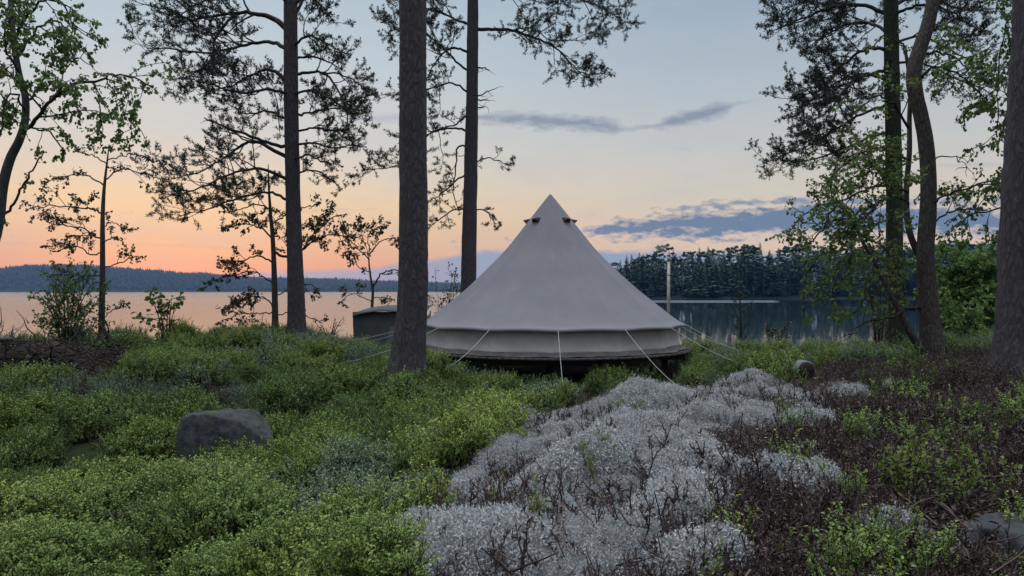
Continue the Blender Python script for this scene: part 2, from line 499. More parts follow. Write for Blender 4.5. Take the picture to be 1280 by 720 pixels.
# ------------------------------------------------------------------ lake
def mat_water():
    m, nt, b, o = newmat('lake_water')
    g = N(nt, 'ShaderNodeNewGeometry')
    s = N(nt, 'ShaderNodeSeparateXYZ')
    nt.links.new(g.outputs['Position'], s.inputs[0])
    az = mathn(nt, 'DIVIDE', s.outputs[0], mathn(nt, 'MAXIMUM', s.outputs[1], 1.0))
    # breezy open water on the left, sheltered mirror-calm water on the right
    br = N(nt, 'ShaderNodeMapRange', interpolation_type='SMOOTHSTEP')
    for k, v in (('From Min', .03), ('From Max', .13), ('To Min', 1), ('To Max', 0)):
        br.inputs[k].default_value = v
    far = N(nt, 'ShaderNodeMapRange')
    for k, v in (('From Min', 60), ('From Max', 420), ('To Min', .11), ('To Max', .17)):
        far.inputs[k].default_value = v
    nt.links.new(s.outputs[1], far.inputs['Value'])
    nt.links.new(az, br.inputs['Value'])
    # a streak of wind ripples out on the calm water
    nz = N(nt, 'ShaderNodeTexNoise', i_Scale=.05, i_Detail=3.0)
    nt.links.new(g.outputs['Position'], nz.inputs['Vector'])
    yy = mathn(nt, 'ADD', s.outputs[1], mathn(nt, 'MULTIPLY', mathn(nt, 'SUBTRACT', nz.outputs[0], .5), 22))
    band = mathn(nt, 'SUBTRACT', 1.0, mathn(nt, 'MULTIPLY', mathn(nt, 'ABSOLUTE', mathn(nt, 'SUBTRACT', yy, 215)), 1 / 26), True)
    bx = mathn(nt, 'SUBTRACT', 1.0, mathn(nt, 'MULTIPLY', mathn(nt, 'ABSOLUTE', mathn(nt, 'SUBTRACT', az, .25)), 1 / .095), True)
    bm = mathn(nt, 'MULTIPLY', mathn(nt, 'MULTIPLY', band, 6, True), mathn(nt, 'MULTIPLY', bx, 5, True))
    ro = mathn(nt, 'ADD', mathn(nt, 'MULTIPLY', br.outputs[0], far.outputs[0]), .03)
    ro = mathn(nt, 'MAXIMUM', ro, mathn(nt, 'MULTIPLY', bm, .42))
    rim = mathn(nt, 'MULTIPLY', mathn(nt, 'SUBTRACT', s.outputs[1], 262), .05, True)
    ro = mathn(nt, 'MAXIMUM', ro, mathn(nt, 'MULTIPLY', rim, .16))
    nt.links.new(ro, b.inputs['Roughness'])
    b.inputs['Base Color'].default_value = (.02, .036, .042, 1)
    b.inputs['IOR'].default_value = 1.33
    mp = N(nt, 'ShaderNodeMapping')
    mp.inputs['Scale'].default_value = (.5, 1.3, 1)
    nt.links.new(g.outputs['Position'], mp.inputs[0])
    w = N(nt, 'ShaderNodeTexNoise', i_Scale=.9, i_Detail=4.0)
    nt.links.new(mp.outputs[0], w.inputs['Vector'])
    bp = N(nt, 'ShaderNodeBump', i_Strength=1.0, i_Distance=.0025)
    wv = N(nt, 'ShaderNodeMapRange')
    for k, v in (('From Min', 50), ('From Max', 260), ('To Min', 4), ('To Max', 6)):
        wv.inputs[k].default_value = v
    nt.links.new(s.outputs[1], wv.inputs['Value'])
    hh = mathn(nt, 'MULTIPLY', w.outputs[0], mathn(nt, 'ADD', mathn(nt, 'MULTIPLY', mathn(nt, 'MULTIPLY', br.outputs[0], wv.outputs[0]), 1), 1))
    nt.links.new(hh, bp.inputs['Height'])
    nt.links.new(bp.outputs[0], b.inputs['Normal'])
    return m


mb = MB()
mb.add([[-2150, 12, LAKE], [2150, 12, LAKE], [2150, 2150, LAKE], [-2150, 2150, LAKE]], [[0, 1, 2, 3]])
tag(mb.build('lake', mat_water()), 'calm lake reflecting the sunset sky', 'lake', kind='structure')

# ------------------------------------------------------------------ far hills
PROF = [(-900, 335), (-150, 330), (0, 331), (60, 328), (110, 329), (160, 334), (200, 336), (260, 340), (330, 346), (450, 350), (540, 353), (640, 352), (760, 346),
        (900, 335), (1050, 318), (1180, 301), (1250, 299), (1400, 305), (1900, 330)]
nA = 721
az = np.linspace(-math.pi, math.pi, nA)
pxs = 640 + F * np.tan(np.clip(az, -1.2, 1.2))
top = (HZ - np.interp(pxs, [p[0] for p in PROF], [p[1] for p in PROF]))
top = top / F * 1700 * np.cos(np.clip(az, -.9, .9)) ** 0 + CAMZ - 5 + 7 * (fbm(az * 40, az * 0, 3) - .5)
prof_t = [(0, -.9), (.06, 0.05), (.35, .55), (.7, .9), (1, 1), (1.5, .6), (2, 0)]


def ridge_pt(a, t, topz, R0=1550, W=330):
    r = (R0 + W * t) / np.maximum(np.cos(np.clip(a, -.8, .8)), .6)
    z = np.interp(t, [p[0] for p in prof_t], [p[1] for p in prof_t])
    z = np.where(z < 0, -3.0, LAKE + (topz - LAKE) * z)
    return np.stack([r * np.sin(a), r * np.cos(a), z], -1)


ts = np.array([0, .06, .2, .35, .55, .8, 1, 1.4, 2])
V = np.array([ridge_pt(az, t, top) for t in ts])
mb = MB()
k = len(ts)
i = np.arange(k - 1)[:, None] * nA
j = np.arange(nA - 1)[None, :]
mb.add(V.reshape(-1, 3), np.stack([i + j, i + j + 1, i + nA + j + 1, i + nA + j], -1).reshape(-1, 4)[:, ::-1], np.zeros((k - 1) * (nA - 1)))
tag(mb.build('hills', M['hill']), 'low wooded hills along the far shore', 'hills', kind='structure')

mb = MB()
M['far_trees'] = mat_leaf('far_trees', [(0, (0.010, 0.017, 0.014)), (1, (0.022, 0.034, 0.024))], trans=0.0)
n = 26000
a = RNG.uniform(-.72, .72, n)
t = RNG.uniform(.05, 1.02, n) ** .8
tz = np.interp(a, az, top)
base = ridge_pt(a, t, tz)
base[:, 2] = np.maximum(base[:, 2], LAKE) - .5
h = RNG.uniform(5, 10, n) * (1 + .35 * (RNG.random(n) > .93))
w = h * RNG.uniform(.16, .3, n)
ang = RNG.uniform(0, 6.28, n)
vs = [base + np.stack([w * np.cos(ang + kk * 1.5708), w * np.sin(ang + kk * 1.5708), h * 0], -1) for kk in range(4)]
vs.append(base + np.stack([h * 0, h * 0, h], -1))
V = np.stack(vs, 1).reshape(-1, 3)
b = np.arange(n)[:, None] * 5
fc = np.concatenate([b + np.array([[kk, (kk + 1) % 4, 4]]) for kk in range(4)], 0)
mb.add(V, fc, np.tile(RNG.random(n), 4))
tag(mb.build('far_forest', M['far_trees'], smooth=False), 'dark continuous conifer forest covering the far hills', 'forest', kind='stuff')


# wooded point on the right, about 300 m off
def pen_h(x, y):
    u = x / y
    edge = np.interp(u, [.09, .13, .2, .7], [360, 306, 297, 290]) + 5 * (fbm(x * .05, y * 0, 33) - .5)
    e = np.clip((y - edge) / 90, -0.2, 1)
    taper = np.clip((u - .085) / .06, 0, 1)
    return np.where(e < 0, -2.5, (LAKE + .1 + 7.5 * (1 - (1 - e) ** 2)) * taper + (-2.5) * (1 - taper))


gx, gy = np.meshgrid(np.linspace(20, 330, 125), np.linspace(270, 430, 65))
V = np.stack([gx, gy, pen_h(gx, gy)], -1).reshape(-1, 3)
mb = MB()
i = np.arange(64)[:, None] * 125
j = np.arange(124)[None, :]
mb.add(V, np.stack([i + j, i + j + 1, i + 126 + j, i + 125 + j], -1).reshape(-1, 4), np.zeros(64 * 124))
tag(mb.build('wooded_point', M['hill']), 'low wooded point across the lake on the right', 'shore', kind='structure')


def spruce_mesh(name, H, pine=False, seed=0):
    rg = np.random.default_rng(seed)
    mb = MB()
    mb.tube([[0, 0, -1], [0, 0, H * .5], [0, 0, H]], [.2, .13, .02], 5)
    if not pine:
        z = H * rg.uniform(.06, .14)
        while z < H * .985:
            q = 1 - z / H
            L = (.24 * H) * (q ** .8) * rg.uniform(.7, 1.1) * .62 + .12
            m = int(5 + 5 * q)
            a0 = rg.uniform(0, 6.28)
            for kk in range(m):
                a_ = a0 + kk * 6.283 / m + rg.normal(0, .25)
                l_ = L * rg.uniform(.55, 1.25)
                dx, dy = math.cos(a_), math.sin(a_)
                dr = -l_ * rg.uniform(.25, .55)
                wd = l_ * rg.uniform(.26, .42)
                p0 = np.array([0, 0, z + .25])
                tip = np.array([dx * l_, dy * l_, z + dr])
                md = np.array([dx * l_ * .6, dy * l_ * .6, z + dr * .5])
                sd = np.array([-dy, dx, 0]) * wd
                lo = np.array([dx * l_ * .5, dy * l_ * .5, z + dr - l_ * .3])
                mb.add([p0, md + sd, tip, md - sd, lo], [[0, 1, 2], [0, 2, 3], [0, 2, 4]])
            z += H * (.028 + .02 * q)
    else:
        for kk in range(46):
            a_ = rg.uniform(0, 6.28)
            zz = H * rg.uniform(.5, 1.0)
            rad = H * .16 * math.sin(min(1, (1 - (zz / H - .5) * 1.9) + .15) * 1.5) * rg.uniform(.4, 1.1) + .3
            c = np.array([math.cos(a_) * rad, math.sin(a_) * rad, zz])
            for _ in range(5):
                d_ = norm(rg.normal(0, 1, 3) * [1, 1, .55])
                s_ = norm(np.cross(d_, rg.normal(0, 1, 3)))
                l_ = rg.uniform(.5, 1.1)
                mb.add([c - d_ * .3, c + s_ * .4, c + d_ * l_, c - s_ * .4], [[0, 1, 2, 3]])
    return mb.mesh(name, M['spruce'], smooth=False)


sp = [spruce_mesh('spruce_tree', 15, False, s) for s in range(6)] + [spruce_mesh('lakeside_pine', 15, True, 20 + s) for s in range(2)]
TOPP = [(700, 334), (760, 328), (785, 318), (810, 311), (835, 307), (865, 311), (900, 306), (950, 304), (1000, 306), (1060, 308), (1110, 304), (1300, 300)]
protos_used = {}
cnt = 0
trs = []
for row, (dy, step) in enumerate([(4, 2.7), (10, 3.3), (20, 4.2), (36, 5.0)]):
    x = 30.0
    while x < 215:
        x += step * RNG.uniform(.6, 1.4)
        yb = np.interp(x / 300, [.09, .13, .2, .7], [360, 306, 297, 290]) + dy + RNG.normal(0, 1.6)
        u = x / yb
        if u < .118:
            continue
        trs.append((x, yb, row))
for x, yb, row in trs:
    px = 640 + F * x / yb
    zt = CAMZ + (HZ - np.interp(px, [p[0] for p in TOPP], [p[1] for p in TOPP])) / F * yb
    zb = float(pen_h(np.array(x), np.array(yb)))
    H = max((zt - zb) * [RNG.uniform(.55, .9), RNG.uniform(.72, .98), RNG.uniform(.8, 1.04), RNG.uniform(.82, 1.0)][row], 4.5)
    kk = RNG.integers(0, 6) if RNG.random() < .68 else RNG.integers(6, 8)
    me = sp[kk]
    o = bpy.data.objects.new('spruce_tree' if kk < 6 else 'pine_tree', me)
    COL.objects.link(o)
    s = H / 15
    o.location = (x, yb, zb)
    o.scale = (s * RNG.uniform(1.2, 1.9),) * 2 + (s,)
    o.rotation_euler = (0, 0, RNG.uniform(0, 6.28))
    if kk < 6:
        tag(o, 'distant pointed dark spruce in the forest across the right-hand water', 'tree', 'spruces on the wooded point')
    else:
        tag(o, 'distant round topped dark pine among the spruces across the right-hand water', 'tree', 'pines on the wooded point')


# ------------------------------------------------------------------ trees
class Tree:
    def __init__(self):
        self.tips = []          # (pos, dir)


def bpath(p, d, L, n, wander, up):
    pts = [np.array(p, float)]
    d = norm(d)
    for _ in range(n):
        d = norm(d + rvec(wander) + np.array([0, 0, up]))
        pts.append(pts[-1] + d * (L / n))
    return np.array(pts)


PINE = dict(n=(12, 6), ratio=(.36, .42), t0=(.22, .25), fwd=.75, flat=.45, up=.05, wander=.22, minl=.14, step=.062, maxl=(1.1, .36), upc=.12, q0=.45)
BIRCH = dict(n=(11, 6), ratio=(.36, .42), t0=(.15, .15), fwd=.7, flat=.7, up=-.05, wander=.16, minl=.15, step=.045, maxl=(.9, .45), upc=-.1)
ALDER = dict(n=(10, 6), ratio=(.36, .45), t0=(.2, .2), fwd=.8, flat=.6, up=.06, wander=.2, minl=.12, step=.045, maxl=(.9, .4), upc=.1)


def ramify(mb, tips, pts, rads, lvl, cfg, dens=1.0):
    seg = np.linalg.norm(np.diff(pts, axis=0), axis=1)
    L = seg.sum()
    cum = np.concatenate([[0], np.cumsum(seg)]) / L
    n = max(2, int(cfg['n'][lvl] * dens * min(1.6, max(.35, L / (1.8 if lvl == 0 else .6)))))
    for kk in range(n):
        t = cfg['t0'][lvl] + (1 - cfg['t0'][lvl]) * (kk + RNG.random()) / n
        p = np.array([np.interp(t, cum, pts[:, c]) for c in range(3)])
        i_ = min(max(np.searchsorted(cum, t), 1), len(pts) - 1)
        tan = norm(pts[i_] - pts[i_ - 1])
        r = np.interp(t, cum, rads)
        side = rvec()
        side[2] *= cfg['flat']
        side = norm(side - tan * np.dot(side, tan))
        dr = norm(tan * cfg['fwd'] * RNG.uniform(.6, 1.4) + side + np.array([0, 0, cfg['up']]))
        cl = min(cfg['maxl'][lvl], max(cfg['minl'], L * cfg['ratio'][lvl] * (1.15 - .6 * t) * RNG.uniform(.65, 1.3)))
        if lvl == 0:
            cp = bpath(p, dr, cl, 5, cfg['wander'], cfg['upc'] * .6)
            cr = np.linspace(max(r * .55, .006), .0035, 6)
            mb.tube(cp, cr, 4, cap=False)
            ramify(mb, tips, cp, cr, 1, cfg, dens)
        else:
            cp = bpath(p, dr, cl, 3, cfg['wander'], cfg['upc'])
            mb.tube(cp, np.linspace(min(r * .7, .005), .002, 4), 3, cap=False)
            m = max(2, int(cl / cfg['step']))
            for q_ in np.linspace(cfg.get('q0', .35), 1, m):
                f_ = q_ * 3
                a_ = min(int(f_), 2)
                tips.append((cp[a_] + (cp[a_ + 1] - cp[a_]) * (f_ - a_), norm(cp[a_ + 1] - cp[a_])))
    # the limb's own end also carries foliage
    for q_ in np.linspace(.85, 1, 3):
        tips.append((np.array([np.interp(q_, cum, pts[:, c]) for c in range(3)]), norm(pts[-1] - pts[-2])))


def limb(px_pts, d, r0, r1, cfg, tips, dens=1.0, foliage=True, spread=.5, sub=5):
    """px_pts: (px, py, metres behind the trunk)"""
    w = [P(p[0], p[1], d + (p[2] if len(p) > 2 else 0)) for p in px_pts]
    pts = smooth_path(w, sub)
    pts[1:-1] += RNG.normal(0, .012, (len(pts) - 2, 3))
    rads = np.linspace(r0, r1, len(pts))
    mb = MB()
    mb.tube(pts, rads, 6)
    if foliage:
        ramify(mb, tips, pts, rads, 0, cfg, dens)
    else:
        for _ in range(4):
            i_ = RNG.integers(len(pts) // 3, len(pts))
            bp_ = bpath(pts[i_], rvec() * [1, .6, .8], RNG.uniform(.15, .4), 4, .3, 0)
            mb.tube(bp_, np.linspace(.007, .002, 5), 4, cap=False)
    return mb


def tuft_mesh(tips, L=.072, W=.015, K=11, mbx=None):
    mb = mbx or MB()
    pos = np.array([t[0] for t in tips])
    dr = np.array([t[1] for t in tips])
    n = len(pos)
    pos = np.repeat(pos, K, 0) + RNG.normal(0, .008, (n * K, 3))
    d = np.repeat(dr, K, 0) * .45 + RNG.normal(0, .55, (n * K, 3)) + [0, 0, .32]
    d /= np.linalg.norm(d, axis=1)[:, None]
    mb.blades(pos, d, L * RNG.uniform(.7, 1.2, n * K), W, np.repeat(RNG.random(n), K))
    return mb


def leaf_mesh(tips, L=.045, W=.035, K=1, droop=.5, keep=1.0):
    mb = MB()
    pos = np.array([t[0] for t in tips])
    dr = np.array([t[1] for t in tips])
    if keep < 1:
        s = RNG.random(len(pos)) < keep
        pos, dr = pos[s], dr[s]
    n = len(pos) * K
    pos = np.repeat(pos, K, 0) + RNG.normal(0, .016, (n, 3))
    d = np.repeat(dr, K, 0) * .5 + RNG.normal(0, .55, (n, 3)) + [0, 0, -droop]
    d /= np.linalg.norm(d, axis=1)[:, None]
    nr_ = RNG.normal(0, .6, (n, 3)) + [0, 0, .7]
    s = RNG.uniform(.65, 1.25, n)
    mb.leaves(pos, d, nr_, L * s, W * s)
    return mb


def bark_fn(amp, seed, flare=None, zb=0):
    def fn(R, th, pts):
        z = pts[:, 2][:, None]
        t = th[None, :]
        c, s_ = np.cos(t), np.sin(t)
        nz = fbm((c + 3) * 5 + 0 * z, (s_ + 3) * 5 + z * 2.2, seed, 3) - .5
        lump = fbm((c + 3) * 1.2 + 0 * z, (s_ + 3) * 1.2 + z * .7, seed + 9, 2) - .5
        R = R * (1 + amp * nz + .12 * lump)
        if flare:
            k_ = np.exp(-np.maximum(z - zb, 0) / .22)
            R = R * (1 + k_ * flare * (.55 + .45 * np.sin(t * 5 + seed) * np.sin(t * 2 + 1.3 * seed)))
        return R
    return fn


def trunk_mb(pts, rads, sides=20, amp=.12, seed=0, flare=.5, sub=8):
    pts = smooth_path(pts, sub)
    r = np.interp(np.linspace(0, 1, len(pts)), np.linspace(0, 1, len(rads)), rads)
    # resample densely
    L = np.concatenate([[0], np.cumsum(np.linalg.norm(np.diff(pts, axis=0), axis=1))])
    m = max(12, int(L[-1] / .05))
    tt = np.linspace(0, L[-1], m)
    pts2 = np.stack([np.interp(tt, L, pts[:, c]) for c in range(3)], -1)
    mb = MB()
    mb.tube(pts2, np.interp(tt, L, r), sides, fn=bark_fn(amp, seed, flare, pts2[0, 2] + .15))
    return mb


def base_of(px, d, lower=.15):
    x = (px - 640) / F * d
    return np.array([x, d, float(ground_h(x, d)) - lower])


def upper_crown(trunk_top, z0, r, cfg, tips, n=9, L=2.0, mbs=None):
    """limbs above the picture's upper edge"""
    mb = MB()
    for kk in range(n):
        f_ = kk / n
        p = trunk_top(z0 + (f_ ** .8) * 4.5)
        a_ = RNG.uniform(0, 6.28)
        pt = bpath(p, [math.cos(a_), math.sin(a_), .35], L * (1.1 - .6 * f_) * RNG.uniform(.7, 1.1), 7, .12, .04)
        rd = np.linspace(r * .35, .008, 8)
        mb.tube(pt, rd, 5)
        ramify(mb, tips, pt, rd, 0, cfg, .8)
    return mb


def make_tree(name, label, cat, group, trunk, rads, d, limbs, cfg, bark, leafm, foliage='tuft', sides=20, amp=.12, seed=0, flare=.5,
              over=None, dens=1.0, leaf=None, twigmat='twig', extra_trunks=(), branch_mat=None, tuft=None):
    b = base_of(trunk[0][0], d + (trunk[0][2] if len(trunk[0]) > 2 else 0))
    t = thing(name, b + np.array([0, 0, .15]), label, cat, group)
    pts = [b] + [P(p[0], p[1], d + (p[2] if len(p) > 2 else 0)) for p in trunk[1:]]
    trunk_mb(pts, rads, sides, amp, seed, flare).build('trunk', M[bark], t)
    for e in extra_trunks:
        ep = [P(p[0], p[1], d + (p[2] if len(p) > 2 else 0)) for p in e['pts']]
        trunk_mb(ep, e['r'], 10, .1, seed + 3, 0).build('stem', M[bark], t)
    tips = []
    for l in limbs:
        fol = l.get('fol', True)
        m_ = limb(l['p'], d, l.get('r', .03), l.get('r1', .008), cfg, tips, l.get('dens', 1.0) * dens, fol)
        m_.build('branch', M[branch_mat or twigmat], t)
    if over:
        top = smooth_path(pts, 8)
        f_ = lambda z: np.array([np.interp(z, top[:, 2], top[:, c]) for c in range(3)])
        upper_crown(f_, over[0], rads[-1] + .05, cfg, tips, over[1], over[2]).build('upper_branches', M[twigmat], t)
    if tips:
        if foliage == 'tuft':
            m_ = tuft_mesh(tips, **(tuft or {}))
        else:
            m_ = leaf_mesh(tips, **(leaf or {}))
        m_.build('crown', M[leafm], t)
    return t


# --- tall pine with the spreading crown, left
make_tree('pine_tree', 'tall pine left of the thick trunk, wide twisted branches dark against the sky', 'tree', 'tall pines on the shore',
          [(372, 410), (371, 400), (369, 330), (366, 240), (364, 120), (363, 0), (363, -200), (365, -380)],
          [.215, .175, .155, .145, .14, .13, .10, .03], 15.5,
          [dict(p=[(360, 38, 0), (340, 22, .2), (318, 17, .3), (293, 16, .4), (240, 23, .5), (212, 12, .6), (170, 2, .6)], r=.06, dens=.8),
           dict(p=[(293, 16, .4), (280, 32, .2), (268, 50, 0), (262, 75, -.1), (240, 92, -.2), (215, 100, -.2)], r=.035),
           dict(p=[(360, 5, 0), (335, -20, -.4), (290, -15, -.8), (240, 8, -1.0), (200, 35, -1.1)], r=.04),
           dict(p=[(360, 60, 0), (335, 52, .6), (300, 58, 1.0), (255, 66, 1.3), (200, 60, 1.5), (178, 70, 1.6)], r=.045, dens=.75),
           dict(p=[(360, 105, 0), (343, 89, .1), (320, 90, .3), (290, 105, .5), (250, 118, .7)], r=.045),
           dict(p=[(360, 118, 0), (340, 112, -.5), (300, 115, -.9), (260, 105, -1.3), (225, 95, -1.5)], r=.035),
           dict(p=[(360, 150, 0), (335, 138, .6), (308, 142, .8), (285, 130, 1.0)], r=.03),
           dict(p=[(360, 183, 0), (335, 178, -.1), (300, 165, -.2), (278, 157, -.3), (255, 147, -.3)], r=.038, r1=.012, fol=False),
           dict(p=[(360, 197, 0), (320, 177, .2), (300, 183, .3), (280, 197, .4), (250, 215, .5), (205, 225, .6)], r=.04, dens=.85),
           dict(p=[(360, 225, 0), (330, 212, -.4), (295, 215, -.8), (250, 235, -1.0), (205, 248, -1.2)], r=.035, dens=.8),
           dict(p=[(360, 250, 0), (335, 240, .5), (300, 247, .9), (255, 262, 1.2), (225, 270, 1.3)], r=.03),
           dict(p=[(368, 20, 0), (382, -5, .2), (400, 5, .4), (420, 30, .4)], r=.035),
           dict(p=[(366, 60, 0), (385, 45, -.3), (410, 55, -.5), (435, 68, -.6)], r=.03),
           dict(p=[(366, 93, 0), (385, 90, .1), (405, 92, .2), (420, 108, .3), (432, 135, .3), (436, 165, .3)], r=.035),
           dict(p=[(400, 91, .2), (425, 92, .4), (450, 105, .5), (468, 115, .5)], r=.02),
           dict(p=[(366, 145, 0), (390, 140, .5), (420, 135, .8), (448, 140, .9)], r=.028),
           dict(p=[(366, 182, 0), (390, 178, -.2), (415, 185, -.3), (435, 182, -.4), (455, 183, -.4)], r=.026),
           dict(p=[(366, 75, 0), (388, 70, .3), (410, 78, .4), (428, 88, .4)], r=.028, dens=1.1),
           dict(p=[(366, 120, 0), (388, 112, -.4), (415, 125, -.6), (440, 140, -.7), (462, 140, -.7)], r=.028, dens=1.1),
           dict(p=[(366, 165, 0), (392, 160, .3), (420, 165, .5), (440, 178, .5)], r=.026, dens=1.1),
           dict(p=[(368, 5, 0), (385, -12, -.2), (398, 0, -.3), (405, 18, -.3)], r=.03, dens=1.2),
           dict(p=[(366, 200, 0), (385, 195, -.4), (405, 202, -.6), (422, 205, -.6)], r=.024),
           dict(p=[(366, 222, 0), (388, 212, .4), (410, 222, .6), (425, 235, .7)], r=.024, dens=.8)],
          PINE, 'pine_bark', 'needles', seed=1, over=(8.0, 9, 2.4), branch_mat='twig', dens=1.0)

# --- the thick near trunk
make_tree('pine_tree', 'thick bare branchless pine trunk in front of the left side of the tent', 'tree', 'tall pines on the shore',
          [(509, 455), (511, 440), (515, 390), (517, 330), (517, 240), (516.5, 160), (516, 0), (514, -300), (512, -620)],
          [.262, .215, .19, .18, .176, .172, .168, .15, .05], 10.0, [], PINE, 'pine_bark', 'needles', sides=48, amp=.24, seed=4, flare=.55,
          over=(8.2, 10, 1.8))

# --- pine right behind the tent
make_tree('pine_tree', 'slender pine behind the tent, just right of the thick trunk, with ragged stubs', 'tree', 'tall pines on the shore',
          [(585, 420), (585, 400), (586, 330), (588, 240), (590, 120), (591, 0), (592, -150), (592, -300)],
          [.24, .20, .185, .165, .145, .13, .1, .03], 19.0,
          [dict(p=[(592, 37, 0), (615, 37, .2), (640, 38, .3), (670, 48, .4), (693, 58, .4), (705, 70, .4), (716, 84, .4)], r=.05, dens=.75),
           dict(p=[(700, 64, .4), (715, 80, .5), (730, 92, .5), (755, 92, .5)], r=.02, dens=1.7),
           dict(p=[(640, 38, .3), (665, 35, .0), (690, 50, -.2), (728, 50, -.3)], r=.02, dens=1.0),
           dict(p=[(592, -30, 0), (640, -25, .3), (700, -8, .5), (745, 5, .6), (783, 28, .6)], r=.045, dens=1.2),
           dict(p=[(592, -10, 0), (625, -5, -.3), (660, -2, -.4), (690, 8, -.5)], r=.03),
           dict(p=[(590, 68, 0), (572, 60, -.1), (556, 64, -.2), (540, 85, -.3), (530, 105, -.3)], r=.035, dens=.7),
           dict(p=[(589, 92, 0), (565, 72, .2), (540, 48, .4), (510, 35, .6), (485, 40, .7)], r=.03, dens=1.2),
           dict(p=[(590, 30, 0), (565, 22, .3), (540, 12, .5), (490, -5, .7)], r=.035, dens=1.2),
           dict(p=[(588, 118, 0), (565, 103, -.3), (540, 110, -.5), (500, 118, -.8), (478, 118, -.9)], r=.026),
           dict(p=[(588, 140, 0), (570, 155, -.2), (552, 160, -.3), (538, 165, -.4)], r=.026),
           dict(p=[(586, 163, 0), (565, 160, .2), (535, 168, .5), (500, 205, .8), (455, 212, 1.0)], r=.03, dens=1.0),
           dict(p=[(586, 183, 0), (573, 184, .1), (570, 205, .1), (567, 240, .1), (575, 268, .2)], r=.026, dens=.5),
           dict(p=[(586, 215, 0), (565, 230, .3), (548, 245, .4), (535, 252, .5)], r=.024),
           dict(p=[(586, 262, 0), (568, 262, -.2), (548, 275, -.3), (536, 285, -.4)], r=.022),
           dict(p=[(594, 203, 0), (610, 197, .2), (628, 203, .2), (642, 207, .2)], r=.018, dens=.8),
           dict(p=[(592, 262, 0), (603, 262, .1), (613, 270, .1), (620, 285, .1)], r=.018, dens=1.1),
           dict(p=[(594, 85, 0), (604, 85, -.1), (612, 88, -.1)], r=.022, r1=.01, fol=False),
           dict(p=[(594, 122, 0), (606, 116, -.1), (620, 110, -.1)], r=.02, r1=.008, fol=False),
           dict(p=[(594, 125, 0), (610, 125, -.1)], r=.02, r1=.012, fol=False),
           dict(p=[(594, 135, 0), (607, 133, -.1)], r=.02, r1=.01, fol=False)],
          PINE, 'pine_bark_upper', 'needles', seed=7, over=(9.3, 9, 2.2))

# --- pine on the right with the heavy crown
make_tree('pine_tree', 'straight green tinged pine right of the lake inlet, dense dark needle crown reaching left', 'tree', 'tall pines on the shore',
          [(1119, 437), (1119, 425), (1118, 330), (1118, 240), (1116, 120), (1114, 0), (1112, -180), (1110, -330)],
          [.22, .18, .165, .155, .15, .14, .11, .03], 16.0,
          [dict(p=[(1112, 20, 0), (1075, 5, .3), (1035, 10, .5), (1000, 25, .6), (965, 38, .7)], r=.05, dens=1.5),
           dict(p=[(1112, -15, 0), (1075, -20, -.5), (1030, -10, -.8), (990, 8, -1.0)], r=.045, dens=1.4),
           dict(p=[(1112, 62, 0), (1090, 60, .1), (1072, 66, .2), (1050, 85, .3), (1030, 110, .4), (1005, 118, .4)], r=.042, dens=1.5),
           dict(p=[(1112, 40, 0), (1085, 28, .7), (1050, 35, 1.1), (1005, 62, 1.4)], r=.04, dens=1.4),
           dict(p=[(1111, 87, 0), (1080, 95, -.3), (1055, 112, -.5), (1035, 140, -.6), (1005, 155, -.7)], r=.04, dens=1.5),
           dict(p=[(1111, 100, 0), (1085, 92, .5), (1050, 100, .9), (1010, 128, 1.2), (985, 112, 1.3)], r=.035, dens=1.3),
           dict(p=[(1111, 130, 0), (1085, 140, .3), (1050, 158, .5), (1015, 180, .6), (958, 203, .7)], r=.035, dens=1.4),
           dict(p=[(1111, 165, 0), (1080, 175, -.4), (1045, 190, -.6), (1012, 200, -.7), (980, 205, -.7)], r=.03, dens=1.2),
           dict(p=[(1116, 8, 0), (1150, -8, .4), (1190, 8, .7), (1235, 14, .8)], r=.045, dens=1.3),
           dict(p=[(1116, 20, 0), (1140, 8, -.3), (1175, 8, -.5), (1205, 25, -.6), (1230, 40, -.7)], r=.04, dens=1.2),
           dict(p=[(1116, 55, 0), (1150, 45, .5), (1185, 60, .8), (1215, 75, .9), (1245, 82, 1.0)], r=.03, dens=1.0),
           dict(p=[(1117, 80, 0), (1150, 78, -.2), (1190, 95, -.3), (1225, 110, -.4), (1245, 120, -.4)], r=.028, dens=1.0)],
          PINE, 'mossy_bark', 'needles', seed=9, over=(8.2, 9, 2.2), dens=.85)

# --- big trunk at the right edge
make_tree('pine_tree', 'stout rough barked pine cut off by the right edge of the picture', 'tree', 'tall pines on the shore',
          [(1273, 478), (1274, 462), (1277, 400), (1280, 330), (1283, 230), (1290, 100), (1294, 0), (1300, -350), (1305, -900)],
          [.275, .235, .215, .205, .2, .19, .18, .15, .05], 7.6, [], PINE, 'pine_bark', 'needles', sides=48, amp=.25, seed=12, flare=.3,
          over=(6.8, 9, 1.8))

